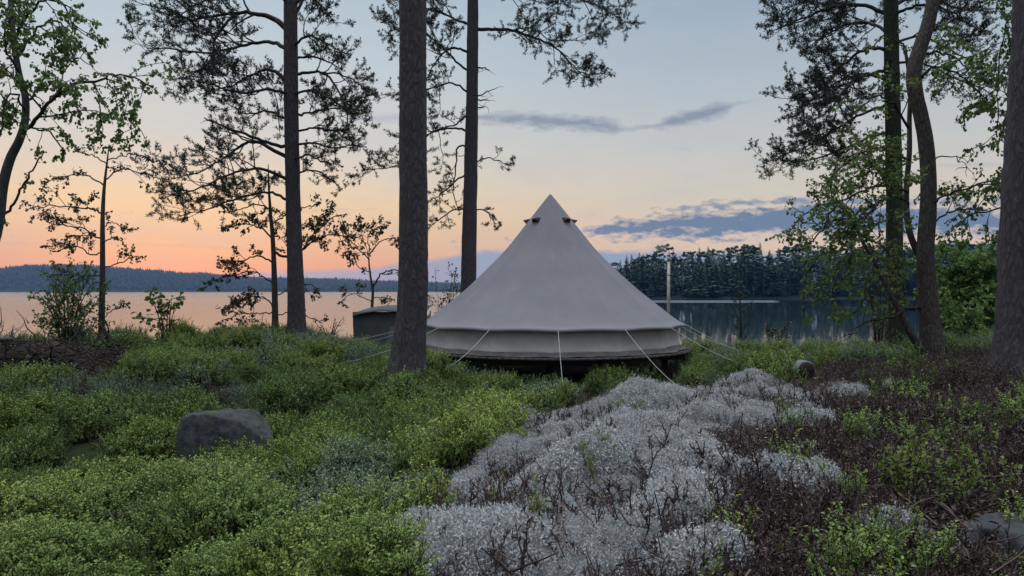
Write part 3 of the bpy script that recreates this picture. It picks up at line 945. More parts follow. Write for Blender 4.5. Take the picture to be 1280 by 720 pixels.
# --- crooked alder, several stems, on the right
make_tree('alder_tree', 'crooked grey barked alder with several leaning stems, right of the green tinged pine', 'tree', None,
          [(1165, 470), (1167, 450), (1163, 405), (1160, 363), (1157, 313), (1160, 263), (1161, 225), (1158, 180), (1151, 143), (1145, 117), (1143, 90), (1149, 65), (1160, 33), (1167, 0), (1175, -60), (1180, -150)],
          [.24, .18, .14, .125, .115, .11, .105, .1, .1, .105, .1, .095, .09, .085, .07, .03], 11.0,
          [dict(p=[(1150, 386, 0), (1135, 386, -.1), (1120, 393, -.2), (1087, 401, -.4), (1070, 412, -.5), (1060, 423, -.5)], r=.026, r1=.006, fol=False),
           dict(p=[(1100, 340, 0), (1098, 360, -.2), (1090, 375, -.3), (1080, 380, -.3)], r=.014, r1=.004, fol=False),
           dict(p=[(1072, 290, 0), (1055, 262, .2), (1035, 255, .4), (1010, 265, .5), (985, 290, .6)], r=.02, dens=.9),
           dict(p=[(1075, 292, 0), (1062, 275, -.3), (1040, 278, -.5), (1015, 300, -.7), (992, 318, -.8)], r=.016, dens=.8),
           dict(p=[(1136, 160, 0), (1115, 130, -.3), (1095, 120, -.4), (1070, 140, -.5)], r=.02, dens=1.0),
           dict(p=[(1136, 200, 0), (1110, 185, .2), (1080, 190, .4), (1050, 210, .5), (1025, 240, .6)], r=.022, dens=1.3),
           dict(p=[(1135, 240, 0), (1105, 232, -.3), (1075, 240, -.5), (1045, 258, -.6), (1030, 285, -.6)], r=.022, dens=1.2),
           dict(p=[(1136, 275, 0), (1118, 270, .3), (1090, 285, .5), (1060, 312, .6), (1045, 345, .6), (1040, 385, .6)], r=.014, dens=1.1),
           dict(p=[(1118, 300, 0), (1100, 320, -.3), (1085, 350, -.4), (1078, 385, -.4)], r=.012, dens=.9),
           dict(p=[(1136, 255, 0), (1120, 245, -.5), (1095, 258, -.8), (1070, 290, -.9), (1062, 335, -.9)], r=.016, dens=1.1),
           dict(p=[(1060, 312, .6), (1030, 318, .7), (1008, 345, .8), (1004, 390, .8)], r=.012, dens=.7),
           dict(p=[(1090, 300, 0), (1110, 315, -.1), (1125, 340, -.2), (1130, 370, -.2)], r=.014, dens=.7),
           dict(p=[(1143, 90, 0), (1130, 60, .2), (1105, 45, .3), (1090, 60, .4)], r=.02, dens=.8),
           dict(p=[(1148, 70, 0), (1170, 65, .2), (1195, 72, .3), (1225, 95, .3)], r=.022, dens=1.3),
           dict(p=[(1145, 105, 0), (1165, 85, -.2), (1190, 88, -.3), (1215, 108, -.4), (1235, 125, -.4)], r=.02, dens=1.2),
           dict(p=[(1160, 215, 0), (1175, 195, .2), (1200, 200, .3), (1215, 215, .3)], r=.012, r1=.004, fol=False),
           dict(p=[(1160, 260, 0), (1180, 245, -.2), (1210, 235, -.4), (1240, 230, -.5)], r=.018, dens=.6),
           dict(p=[(1159, 285, 0), (1180, 268, .2), (1205, 262, .4), (1235, 262, .5)], r=.016, dens=.6)],
          ALDER, 'alder_bark', 'alder_leaf', 'leaf', sides=22, amp=.16, seed=15, flare=.6, dens=1.05,
          leaf=dict(L=.048, W=.039, K=3), over=(5.6, 6, 1.2),
          extra_trunks=[dict(pts=[(1163, 455, -.02), (1150, 435, -.05), (1137, 415, -.08), (1122, 385, -.1), (1113, 368, -.1), (1100, 340, 0), (1093, 327, 0), (1080, 305, 0), (1070, 285, 0), (1064, 268, 0)],
                             r=[.075, .06, .05, .042, .036, .032, .028, .024, .02, .014]),
                        dict(pts=[(1161, 345, .1), (1152, 325, .15), (1143, 307, .15), (1135, 280, .15), (1133, 240, .15), (1137, 190, .1), (1137, 150, .1), (1138, 110, .1), (1132, 60, .1)],
                             r=[.06, .05, .045, .042, .04, .036, .032, .028, .02])])

# --- birch leaning in from the left edge
make_tree('birch_tree', 'leaning birch at the left edge with drooping leafy branches over the sky', 'tree', None,
          [(-40, 440), (-34, 420), (-22, 350), (-4, 285), (3, 235), (12, 200), (24, 175), (31, 150), (31, 120), (24, 95), (18, 60), (14, 20), (8, -60), (0, -180)],
          [.11, .085, .075, .068, .06, .056, .05, .046, .042, .038, .035, .03, .024, .012], 10.0,
          [dict(p=[(0, 275, 0), (15, 258, .1), (27, 232, .1), (42, 208, .2), (55, 190, .2)], r=.022, dens=.35),
           dict(p=[(27, 165, 0), (45, 150, -.1), (62, 125, -.2), (85, 110, -.2), (125, 98, -.2), (150, 93, -.2), (190, 108, -.2)], r=.03, dens=.9),
           dict(p=[(62, 125, -.2), (75, 105, 0), (85, 82, .1), (102, 68, .1), (108, 55, .1)], r=.012, r1=.003, fol=False),
           dict(p=[(112, 101, -.2), (122, 115, -.2), (124, 140, -.2), (122, 172, -.2)], r=.008, r1=.003, dens=.9),
           dict(p=[(140, 95, -.2), (158, 108, -.3), (166, 135, -.3), (170, 175, -.3)], r=.008, r1=.003, dens=.9),
           dict(p=[(130, 97, -.2), (143, 115, -.1), (148, 145, -.1), (150, 180, -.1)], r=.008, r1=.003, dens=.7),
           dict(p=[(31, 130, 0), (45, 110, .2), (62, 90, .3), (75, 110, .4)], r=.018, dens=1.2),
           dict(p=[(28, 110, 0), (10, 95, .2), (-10, 105, .3), (-20, 140, .3)], r=.016, dens=1.1),
           dict(p=[(20, 75, 0), (40, 45, .2), (62, 25, .3), (80, 35, .3), (92, 70, .3)], r=.02, dens=1.3),
           dict(p=[(17, 50, 0), (35, 18, -.2), (55, 0, -.4), (80, 8, -.5), (90, 40, -.5)], r=.018, dens=1.2),
           dict(p=[(15, 30, 0), (0, 5, .3), (-15, 10, .5), (-20, 60, .5)], r=.016, dens=1.2),
           dict(p=[(30, 140, 0), (20, 120, -.4), (8, 125, -.6), (0, 165, -.7)], r=.014, dens=1.1),
           dict(p=[(22, 90, 0), (12, 70, -.3), (5, 50, -.5), (15, 20, -.6)], r=.014, dens=1.2),
           dict(p=[(29, 158, 0), (48, 160, .3), (65, 168, .4), (80, 195, .4)], r=.014, dens=.8)],
          BIRCH, 'birch_bark', 'birch_leaf', 'leaf', sides=16, seed=18, flare=.3, over=(5.4, 6, 1.3), leaf=dict(L=.05, W=.04, K=3, droop=.8))

# --- birch beyond the right edge, its outer twigs hanging into view
make_tree('birch_tree', 'birch beyond the right edge, leafy twigs hanging beside the right-edge pine', 'tree', None,
          [(1400, 470), (1398, 440), (1392, 300), (1388, 150), (1385, 0), (1382, -150), (1380, -300)],
          [.14, .11, .1, .09, .08, .06, .02], 10.0,
          [dict(p=[(1388, 100, 0), (1340, 40, .3), (1290, 0, .5), (1255, -10, .5), (1245, 15, .5)], r=.03, dens=1.1),
           dict(p=[(1300, 0, .5), (1268, 10, .4), (1255, 50, .4), (1248, 105, .4), (1246, 170, .4)], r=.01, dens=1.2),
           dict(p=[(1388, 200, 0), (1340, 150, .6), (1290, 130, .9), (1262, 140, .9), (1250, 175, .9)], r=.02, dens=.9),
           dict(p=[(1390, 280, 0), (1330, 235, .7), (1280, 215, 1.0), (1230, 228, 1.2), (1195, 245, 1.2)], r=.02, dens=.9),
           dict(p=[(1391, 320, 0), (1330, 280, .8), (1270, 262, 1.1), (1225, 265, 1.3), (1190, 285, 1.3)], r=.02, dens=1.0)],
          BIRCH, 'birch_bark', 'birch_leaf', 'leaf', sides=14, seed=33, flare=.3, leaf=dict(L=.05, W=.04, K=3, droop=.8))

# --- thin sapling trees along the left shore
SPARSE = dict(ALDER, n=(9, 5), maxl=(.7, .3))
make_tree('alder_tree', 'thin straight young alder at the left shore with sparse tiered branches against the lake', 'tree', None,
          [(127, 422), (127, 410), (128, 340), (128, 280), (129, 250), (131, 225), (134, 200), (136, 180)],
          [.075, .055, .048, .04, .034, .024, .015, .006], 14.5,
          [dict(p=[(128, 267, 0), (112, 262, .1), (100, 260, .2), (67, 257, .3), (33, 262, .4)], r=.018, dens=.8),
           dict(p=[(130, 232, 0), (115, 222, .2), (95, 218, .3), (62, 226, .4)], r=.016, dens=.8),
           dict(p=[(131, 225, 0), (150, 212, -.2), (172, 215, -.3), (197, 222, -.4)], r=.014, dens=.8),
           dict(p=[(133, 205, 0), (118, 195, -.1), (100, 190, -.2), (92, 183, -.2)], r=.012),
           dict(p=[(134, 200, 0), (150, 195, .1), (165, 192, .2), (185, 197, .2)], r=.012),
           dict(p=[(128, 300, 0), (110, 288, .2), (88, 283, .3), (62, 278, .4)], r=.016, dens=1.4),
           dict(p=[(128, 318, 0), (112, 318, -.2), (95, 308, -.4), (66, 315, -.5)], r=.014, dens=1.4),
           dict(p=[(128, 305, 0), (140, 297, -.1), (150, 300, -.2), (158, 310, -.2)], r=.012),
           dict(p=[(128, 285, 0), (138, 278, .2), (148, 282, .3), (155, 290, .3)], r=.01),
           dict(p=[(128, 335, 0), (150, 328, .2), (165, 322, .3), (180, 322, .3)], r=.012, dens=.8),
           dict(p=[(128, 345, 0), (105, 345, .3), (85, 340, .4), (65, 345, .5)], r=.012, dens=.9),
           dict(p=[(127, 400, 0), (140, 388, .1), (150, 385, .2), (158, 380, .2)], r=.01)],
          SPARSE, 'alder_bark', 'dark_leaf', 'leaf', sides=12, seed=21, flare=.3, leaf=dict(L=.048, W=.036, K=4))

make_tree('alder_tree', 'thin young alder close beside the tall spreading pine, leafy crown crossing its trunk', 'tree', None,
          [(344, 410), (344, 400), (343, 350), (341, 300), (338, 265), (336, 235), (335, 205)],
          [.09, .068, .06, .046, .034, .022, .008], 16.5,
          [dict(p=[(343, 315, 0), (360, 322, -.2), (378, 312, -.3), (392, 301, -.4), (413, 293, -.4), (453, 298, -.5)], r=.03, dens=1.2),
           dict(p=[(378, 312, -.3), (395, 290, -.1), (415, 272, 0), (432, 268, 0)], r=.016, dens=1.2),
           dict(p=[(342, 300, 0), (325, 285, .2), (305, 280, .3), (280, 285, .4)], r=.02, dens=1.1),
           dict(p=[(343, 330, 0), (325, 320, -.2), (305, 325, -.4), (288, 335, -.5)], r=.02, dens=1.1),
           dict(p=[(343, 355, 0), (328, 345, .2), (310, 340, .4), (262, 352, .5)], r=.018, dens=.9),
           dict(p=[(344, 385, 0), (330, 372, -.1), (310, 372, -.2), (282, 385, -.3)], r=.016, dens=1.2),
           dict(p=[(344, 390, 0), (325, 392, .2), (305, 392, .3), (278, 400, .4)], r=.014, dens=1.2),
           dict(p=[(340, 280, 0), (355, 270, .2), (372, 262, .3), (395, 255, .3)], r=.018, dens=1.2),
           dict(p=[(338, 262, 0), (320, 255, .1), (300, 262, .2), (275, 265, .2)], r=.016, dens=1.0),
           dict(p=[(344, 370, 0), (362, 362, .3), (385, 355, .4), (400, 370, .4)], r=.014, dens=.8),
           dict(p=[(344, 395, 0), (365, 390, .3), (385, 395, .4), (400, 402, .4)], r=.012, dens=.7)],
          SPARSE, 'alder_bark', 'dark_leaf', 'leaf', sides=12, seed=24, flare=.3, leaf=dict(L=.05, W=.04, K=5))

make_tree('rowan_tree', 'small forked young tree behind the dark shelter, left of the thick trunk', 'tree', None,
          [(464, 425), (464, 410), (465, 385), (466, 363), (463, 345), (461, 325), (462, 305)],
          [.055, .042, .038, .034, .026, .018, .006], 20.0,
          [dict(p=[(466, 360, 0), (475, 343, -.1), (490, 338, -.2), (510, 340, -.3), (525, 346, -.3)], r=.024, r1=.006, dens=.25),
           dict(p=[(462, 325, 0), (445, 308, .1), (435, 300, .2), (425, 302, .2)], r=.016, dens=1.2),
           dict(p=[(462, 318, 0), (475, 302, -.1), (490, 298, -.2), (500, 305, -.2)], r=.016, dens=1.2),
           dict(p=[(462, 310, 0), (460, 295, .2), (470, 285, .2), (485, 282, .2)], r=.012, dens=1.2),
           dict(p=[(465, 378, 0), (450, 370, .1), (437, 368, .2), (425, 378, .2)], r=.012, dens=1.0),
           dict(p=[(465, 372, 0), (480, 372, -.1), (492, 375, -.2)], r=.012, dens=1.0),
           dict(p=[(464, 340, 0), (450, 335, .2), (442, 322, .2)], r=.012, dens=.8)],
          SPARSE, 'alder_bark', 'dark_leaf', 'leaf', sides=10, seed=27, flare=.2, leaf=dict(L=.058, W=.045, K=4))


def shrub(name, label, px, ytop, d, stems, spreadpx, leafm, leaf, dens=1.0, group=None, cat='shrub', cfg=SPARSE, twig='twig', lean=0, r=.018):
    b = base_of(px, d, .05)
    t = thing(name, b + np.array([0, 0, .05]), label, cat, group)
    topz = P(px, ytop, d)[2]
    tips = []
    for kk in range(stems):
        a_ = kk * 2.4 + RNG.uniform(0, .8)
        sp_ = spreadpx / F * d * math.sqrt((kk + .5) / stems)
        p0 = b + np.array([math.cos(a_) * .04, math.sin(a_) * .04, 0])
        p1 = np.array([b[0] + math.cos(a_) * sp_ + lean, b[1] + math.sin(a_) * sp_ * .8, b[2] + (topz - b[2]) * RNG.uniform(.7, 1.0)])
        md = (p0 + p1) / 2 + np.array([-(p1 - p0)[0] * .18, 0, (topz - b[2]) * .08])
        pts = smooth_path([p0, md, p1], 5)
        mb = MB()
        rd = np.linspace(r * RNG.uniform(.7, 1.1), .004, len(pts))
        mb.tube(pts, rd, 5)
        ramify(mb, tips, pts, rd, 0, cfg, dens)
        mb.build('stem', M[twig], t)
    leaf_mesh(tips, **leaf).build('foliage', M[leafm], t)
    return t


shrub('birch_sapling', 'low bushy birch sapling at the foot of the thin young alder, lake behind it', 84, 338, 14.0, 9, 50, 'alder_leaf', dict(L=.045, W=.036, K=2), 1.3)
shrub('willow_shrub', 'small round leaved shrub standing alone on the left bank against pale water', 208, 366, 14.5, 5, 22, 'alder_leaf', dict(L=.095, W=.075, K=1), 1.0)
shrub('twiggy_shrub', 'thin twiggy shrub glimpsed between the thick trunk and the tent', 560, 340, 22, 4, 26, 'dark_leaf', dict(L=.065, W=.05, keep=.9), .8)
shrub('leafy_bush', 'tall bright green bush filling the gap left of the right-edge pine', 1212, 305, 17, 12, 62, 'bush_leaf', dict(L=.075, W=.06, K=3), 1.25, r=.03)
shrub('leafy_bush', 'lower green bush just right of the crooked alder, before the taller bush', 1200, 375, 15, 9, 38, 'bush_leaf', dict(L=.07, W=.055, K=3), 1.2)
shrub('birch_sapling', 'slender green sapling beside the green tinged pine, leaves hanging over the inlet', 1098, 318, 15, 5, 32, 'birch_leaf', dict(L=.055, W=.044, K=1), .8)
shrub('heath_shrub', 'small dark shrub at the waterline right of the pine sapling', 972, 398, 19, 5, 20, 'dark_leaf', dict(L=.055, W=.045, K=2), 1.1)
shrub('twiggy_shrub', 'bare reddish twiggy shrub at the water edge left of the dark shelter', 412, 392, 17, 6, 22, 'dark_leaf', dict(L=.03, W=.02, keep=.12), .5)

# young pine by the water
b = base_of(925, 19)
t = thing('pine_sapling', b + np.array([0, 0, .15]), 'lone knee high young pine at the water edge, right of the tent ropes', 'tree')
trunk_mb([b, P(926, 410, 19), P(925, 380, 19), P(925, 362, 19)], [.035, .028, .018, .006], 8, .1, 3, .1).build('trunk', M['twig'], t)
mb = MB()
tips = []
for kk in range(20):
    z_ = np.interp(kk, [0, 19], [425, 366])
    p0 = P(925, z_, 19)
    a_ = kk * 2.4
    L_ = np.interp(z_, [366, 385, 425], [.08, .34, .22]) * RNG.uniform(.7, 1.2)
    pt = bpath(p0, [math.cos(a_), math.sin(a_), .25], L_, 4, .1, .12)
    mb.tube(pt, np.linspace(.008, .003, 5), 4, cap=False)
    for q_ in (.5, .75, 1):
        tips.append((pt[int(q_ * 4)], norm(pt[-1] - pt[-2])))
mb.build('branches', M['twig'], t)
tuft_mesh(tips, .08, .012, 10).build('crown', M['needles'], t)

# ------------------------------------------------------------------ bell tent
TC = np.array([.745, 15.3, 0])
NG = 14
ROOF = [(0.003, 3.372), (0.03, 3.345), (.16, 3.19), (.47, 2.80), (.89, 2.28), (1.29, 1.88), (1.71, 1.49), (2.13, 1.15), (2.42, .935), (2.58, .86)]
DECKZ = .405
tent = thing('bell_tent', (TC[0], TC[1], DECKZ), 'round beige canvas bell tent pitched on a low deck, held by pale guy ropes', 'tent')


def roof_r(t):
    return np.interp(t, np.linspace(0, 1, len(ROOF)), [p[0] for p in ROOF])


def roof_z(t):
    return np.interp(t, np.linspace(0, 1, len(ROOF)), [p[1] for p in ROOF])


seg_per = 24
nth = NG * seg_per
prof = smooth_path([(p[0], p[1], 0) for p in ROOF], 5)
th = np.arange(nth) / nth * 2 * np.pi            # 0 = towards the camera, at a seam
loc = ((th / (2 * np.pi / NG)) % 1) - 0.0
mid = np.sin(np.pi * loc)                        # 0 at the seams, 1 in mid panel


def ring(r, z, out=0.0):
    fac = r / 2.58
    facet = np.cos(np.pi / NG) / np.cos((loc - .5) * 2 * np.pi / NG)
    R_ = r * (facet * .85 + .15 * (1 - .02 * mid)) - .035 * mid * fac * np.clip(1.6 - fac, 0, 1) * 1.6 + out
    wr = (.045 * (fbm(th * 3, th * 0 + z * 1.6, 41) - .5) + .018 * (fbm(th * 12, th * 0 + z * 1.1, 43) - .5)) * fac
    edge = np.clip(1 - mid * 1.5, 0, 1)
    wr = wr + .010 * np.cos(2 * np.pi * loc * 9 + 1.5 * fac) * edge * np.clip((fac - .55) / .45, 0, 1) ** 2
    zz = z + .008 * mid * np.clip((fac - .85) / .15, 0, 1) + .004 * mid ** 2 * fac
    return np.stack([TC[0] + (R_ + wr) * np.sin(th), TC[1] - (R_ + wr) * np.cos(th), zz + 0 * th], -1)


def revolve(mb, prof, closed=True, out=0.0, sel=None):
    rings = np.array([ring(r, z, out) for r, z in prof])
    k = len(rings)
    i = np.arange(k - 1)[:, None] * nth
    j = np.arange(nth)[None, :]
    q = np.stack([i + j, i + (j + 1) % nth, i + nth + (j + 1) % nth, i + nth + j], -1)
    if sel is not None:
        q = q[:, sel]
    mb.add(rings.reshape(-1, 3), q.reshape(-1, 4)[:, ::-1], np.zeros(q.reshape(-1, 4).shape[0]))
    return rings


def solid(o, t, off=-1):
    m = o.modifiers.new('thickness', 'SOLIDIFY')
    m.thickness = t
    m.offset = off
    return o


mb = MB()
pr = [(p[0], p[1]) for p in prof]
pr.append((2.585, .815))                         # short hem below the eave
rings = revolve(mb, pr)
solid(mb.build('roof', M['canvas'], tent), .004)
# wall with drawn wrinkles
mb = MB()
wr = []
for z_, r_ in [(.84, 2.40), (.78, 2.41), (.70, 2.425), (.62, 2.43), (.56, 2.44), (.50, 2.455), (.465, 2.46)]:
    rg_ = ring(r_, z_)
    dirn = np.stack([np.sin(th), -np.cos(th), 0 * th], -1)
    wv = .04 * (fbm(th * 14 + z_ * 9, th * 0 + z_ * 3, 51) - .5) + .02 * (fbm(th * 40 + z_ * 22, th * 0, 52) - .5) - .02 * mid
    rg_ = rg_ + dirn * wv[:, None]
    rg_[:, 2] = z_
    wr.append(rg_)
wr = np.array(wr)
i = np.arange(len(wr) - 1)[:, None] * nth
j = np.arange(nth)[None, :]
mb.add(wr.reshape(-1, 3), np.stack([i + j, i + (j + 1) % nth, i + nth + (j + 1) % nth, i + nth + j], -1).reshape(-1, 4)[:, ::-1], np.zeros((len(wr) - 1) * nth))
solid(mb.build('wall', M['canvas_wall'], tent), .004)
# groundsheet band and mud flap
mb = MB()
bands = []
for z_, r_, am in [(.48, 2.475, .0), (.44, 2.485, .01), (DECKZ + .012, 2.50, .015), (DECKZ + .006, 2.60, .07)]:
    rg_ = ring(r_, z_)
    dirn = np.stack([np.sin(th), -np.cos(th), 0 * th], -1)
    rg_ = rg_ + dirn * (am * (fbm(th * 9, th * 0 + 3, 61) - .3))[:, None]
    rg_[:, 2] = z_ + am * .3 * fbm(th * 15, th * 0, 62)
    bands.append(rg_)
bands = np.array(bands)
i = np.arange(3)[:, None] * nth
mb.add(bands.reshape(-1, 3), np.stack([i + j, i + (j + 1) % nth, i + nth + (j + 1) % nth, i + nth + j], -1).reshape(-1, 4)[:, ::-1], np.zeros(3 * nth))
solid(mb.build('groundsheet_flap', M['groundsheet'], tent), .003)
# red vent hoods round the peak
for a_ in (-40, 40, 92, 145, -145, -92):
    a_ = math.radians(a_)
    mb = MB()
    out = np.array([math.sin(a_), -math.cos(a_), 0])
    side = np.array([math.cos(a_), math.sin(a_), 0])
    slope = norm(out * .47 + np.array([0, 0, -.53]))
    nrm_ = norm(out * .53 + np.array([0, 0, .47]))
    c = np.array([TC[0], TC[1], 0]) + out * .452 + np.array([0, 0, 2.80])
    arc = []
    for k_ in range(9):
        b_ = math.pi * k_ / 8
        arc.append((math.cos(b_) * .078, math.sin(b_)))
    fr = [c + side * x_ + nrm_ * (y_ * .10) + slope * .0 for x_, y_ in arc]
    bk = [c + side * x_ * .85 - slope * .10 + nrm_ * (.012 + y_ * .012) for x_, y_ in arc]
    lo = [c + side * x_ + slope * .012 + nrm_ * (y_ * .088) for x_, y_ in arc]
    mb.add(bk + fr + lo, [[k_, k_ + 1, 9 + k_ + 1, 9 + k_] for k_ in range(8)] + [[9 + k_, 9 + k_ + 1, 18 + k_ + 1, 18 + k_] for k_ in range(8)])
    mb.add([c + nrm_ * .006] + [c + side * x_ * .92 + slope * .008 + nrm_ * (y_ * .084) for x_, y_ in arc], [[0, k_ + 1, k_ + 2] for k_ in range(8)])
    mb.build('vent_hood', M['vent'], tent)
# guy ropes with runner and peg
for g_ in range(NG):
    a_ = 2 * math.pi * g_ / NG
    deg = (math.degrees(a_) + 180) % 360 - 180
    if abs(deg) > 135:
        continue
    dirn = np.array([math.sin(a_), -math.cos(a_), 0])
    p0 = np.array([TC[0], TC[1], 0]) + dirn * 2.575 + np.array([0, 0, .855])
    L_ = {0: 1.75, 26: 1.75, 51: 1.7, 77: 2.1, -26: 1.75, -51: 2.0, -77: 2.3}.get(int(round(deg)), 1.8)
    dr2 = dirn
    e = np.array([TC[0], TC[1], 0]) + dr2 * (2.575 + L_)
    e[2] = float(ground_h(e[0], e[1])) + .06
    pts = [p0 + (e - p0) * q_ - np.array([0, 0, .085 * math.sin(math.pi * q_)]) for q_ in np.linspace(0, 1, 12)]
    mb = MB()
    mb.tube(pts, .0045, 5)
    r_ = mb.build('guy_rope', M['rope'], tent)
    mb = MB()
    c = pts[2]
    dd = norm(pts[3] - pts[2])
    mb.tube([c - dd * .03, c + dd * .03], .011, 6)
    w_ = mb.build('runner', M['rope'], None)
    w_.parent = r_
    w_.matrix_parent_inverse = __import__('mathutils').Matrix.Translation(-tent.location)
    mb = MB()
    mb.tube([e + np.array([0, 0, .05]) - dirn * .0, e - np.array([0, 0, .2]) - dirn * .06], [.009, .005], 5)
    mb.build('peg', M['pipe'], tent)

# deck
deck = thing('tent_deck', (TC[0], TC[1], -.1), 'low dark wooden deck under the bell tent, shaded by bushes', 'deck')
mb = MB()
x = -2.62
while x < 2.6:
    hw = math.sqrt(max(0, 2.66 ** 2 - (x + .06) ** 2))
    if hw > .3:
        x0, x1, y0, y1, z0, z1 = x, x + .118, -hw, hw, DECKZ - .035, DECKZ
        vs = [TC + np.array([a_, b_, c_]) for a_ in (x0, x1) for b_ in (y0, y1) for c_ in (z0, z1)]
        mb.add(vs, [[0, 1, 3, 2], [4, 6, 7, 5], [0, 4, 5, 1], [2, 3, 7, 6], [0, 2, 6, 4], [1, 5, 7, 3]])
    x += .124
mb.build('decking', M['deck'], deck, smooth=False)
for y_ in (-1.9, -.65, .65, 1.9):
    hw = math.sqrt(2.55 ** 2 - y_ ** 2)
    mb = MB()
    vs = [TC + np.array([a_, y_ + b_, c_]) for a_ in (-hw, hw) for b_ in (-.04, .04) for c_ in (DECKZ - .19, DECKZ - .038)]
    mb.add(vs, [[0, 1, 3, 2], [4, 6, 7, 5], [0, 4, 5, 1], [2, 3, 7, 6], [0, 2, 6, 4], [1, 5, 7, 3]])
    mb.build('joist', M['deck'], deck, smooth=False)
    for xx in (-hw * .85, 0, hw * .85):
        mb = MB()
        gz = float(ground_h(TC[0] + xx, TC[1] + y_)) - .15
        mb.tube([[TC[0] + xx, TC[1] + y_, gz], [TC[0] + xx, TC[1] + y_, DECKZ - .192]], .06, 8)
        mb.build('post', M['deck'], deck)

# stove flue behind the tent, with smoke
b = base_of(835, 17.9, .1)
flue = thing('stove_pipe', b + np.array([0, 0, .1]), 'slim metal stove pipe standing up behind the right side of the tent', 'chimney')
tp = P(836, 320, 17.9)
mb = MB()
mb.tube([b, [tp[0] - .01, tp[1], (b[2] + tp[2]) / 2], tp - np.array([0, 0, .1])], .035, 14)
mb.build('flue', M['pipe'], flue)
mb = MB()
for kk in range(3):
    z_ = b[2] + .9 + kk * .55
    mb.tube([[tp[0], tp[1], z_], [tp[0], tp[1], z_ + .03]], .038, 14)
mb.build('joint_band', M['pipe'], flue)
mb = MB()
mb.tube([tp - np.array([0, 0, .12]), tp - np.array([0, 0, .02])], [.039, .039], 14)
mb.tube([tp + np.array([0, 0, .01]), tp + np.array([0, 0, .05])], [.045, .02], 14)
for kk in range(3):
    a_ = kk * 2.1
    o_ = np.array([math.cos(a_) * .03, math.sin(a_) * .03, 0])
    mb.tube([tp + o_ - np.array([0, 0, .03]), tp + o_ + np.array([0, 0, .015])], .006, 4)
mb.build('rain_cap', M['pipe'], flue)

# smoke wisp
ms, nt, bs, os_ = newmat('smoke')
nt.nodes.remove(bs)
pv = N(nt, 'ShaderNodeVolumePrincipled')
pv.inputs['Color'].default_value = (.8, .85, .95, 1)
tc = N(nt, 'ShaderNodeTexCoord')
nz = N(nt, 'ShaderNodeTexNoise', i_Scale=4.0, i_Detail=3.0)
nt.links.new(tc.outputs['Object'], nz.inputs['Vector'])
dn = mathn(nt, 'MULTIPLY', mathn(nt, 'SUBTRACT', nz.outputs[0], .42, True), 7)
nt.links.new(dn, pv.inputs['Density'])
nt.links.new(pv.outputs[0], os_.inputs['Volume'])
mb = MB()
sm = [tp + np.array([0, 0, .09]), tp + np.array([-.08, 0, .15]), tp + np.array([-.22, 0, .2]), tp + np.array([-.36, .05, .2]), tp + np.array([-.5, .05, .17])]
mb.tube(smooth_path(sm, 4), np.interp(np.linspace(0, 1, 17), [0, .3, .6, 1], [.03, .09, .13, .03]), 12)
tag(mb.build('smoke', ms), 'faint pale wisp of smoke drifting left from the stove pipe', 'smoke', kind='stuff')

# ------------------------------------------------------------------ tarp shelter behind the thick trunk
d0 = 17.2
c = P(492, 420, d0)
gz = float(ground_h(c[0], c[1]))
sh = thing('canvas_shelter', (c[0], c[1], gz), 'small dark grey tarpaulin shelter half hidden behind the thick pine trunk', 'shelter')
xL, xR = P(445, 400, d0)[0], P(531, 400, d0)[0]
zt = P(0, 388, d0)[2]
mb = MB()
nx, nz_ = 22, 14
G = []
for kz in range(nz_ + 1):
    for kx in range(nx + 1):
        fx, fz = kx / nx, kz / nz_
        x_ = xL + (xR - xL) * fx + (.05 * (1 - fz) - .05) * (1 - fx) * 1.5
        z_ = gz - .1 + (zt - .03 - gz + .1) * fz
        y_ = d0 + .06 * math.sin(fx * 9 + fz * 2) * (1 - fz) - .22 * (1 - fz) + .05 * (fbm(np.array(fx * 7), np.array(fz * 5), 71) - .5)
        G.append([x_, y_, z_])
mb.add(G, [[r_ * (nx + 1) + c_, r_ * (nx + 1) + c_ + 1, (r_ + 1) * (nx + 1) + c_ + 1, (r_ + 1) * (nx + 1) + c_] for r_ in range(nz_) for c_ in range(nx)])
solid(mb.build('front_panel', M['tarp'], sh), .01)
for sx in (xL - .02, xR + .02):
    mb = MB()
    G = [[sx + .03 * math.sin(q_ * 5), d0 - .2 + 1.3 * q_ + (.2 * w_), gz - .1 + (zt - .13 - gz + .1 + .10 * q_) * w_] for q_ in np.linspace(0, 1, 8) for w_ in (0, .5, 1)]
    mb.add(G, [[a_ * 3 + b_, a_ * 3 + b_ + 1, a_ * 3 + b_ + 4, a_ * 3 + b_ + 3] for a_ in range(7) for b_ in range(2)])
    solid(mb.build('side_panel', M['tarp'], sh), .01)
mb = MB()
G = []
for kx in range(13):
    fx = kx / 12
    for ky in range(6):
        fy = ky / 5
        G.append([xL - .06 + (xR - xL + .12) * fx, d0 - .12 + 1.35 * fy, zt - .025 + .03 * math.sin(math.pi * fy) + .10 * fy - .11 * math.exp(-fx * 9) - .01 * math.sin(fx * 12)])
mb.add(G, [[a_ * 6 + b_, a_ * 6 + b_ + 1, a_ * 6 + b_ + 7, a_ * 6 + b_ + 6] for a_ in range(12) for b_ in range(5)])
solid(mb.build('roof_sheet', M['tarp'], sh), .012)
mb = MB()
mb.add([[P(476, 0, d0)[0], d0 - .32, gz - .05], [P(489, 0, d0)[0], d0 - .13, zt - .35], [xR - .1, d0 - .13, zt - .3], [xR - .1, d0 - .34, gz - .05]], [[0, 1, 2, 3]])
solid(mb.build('loose_flap', M['tarp'], sh), .012)


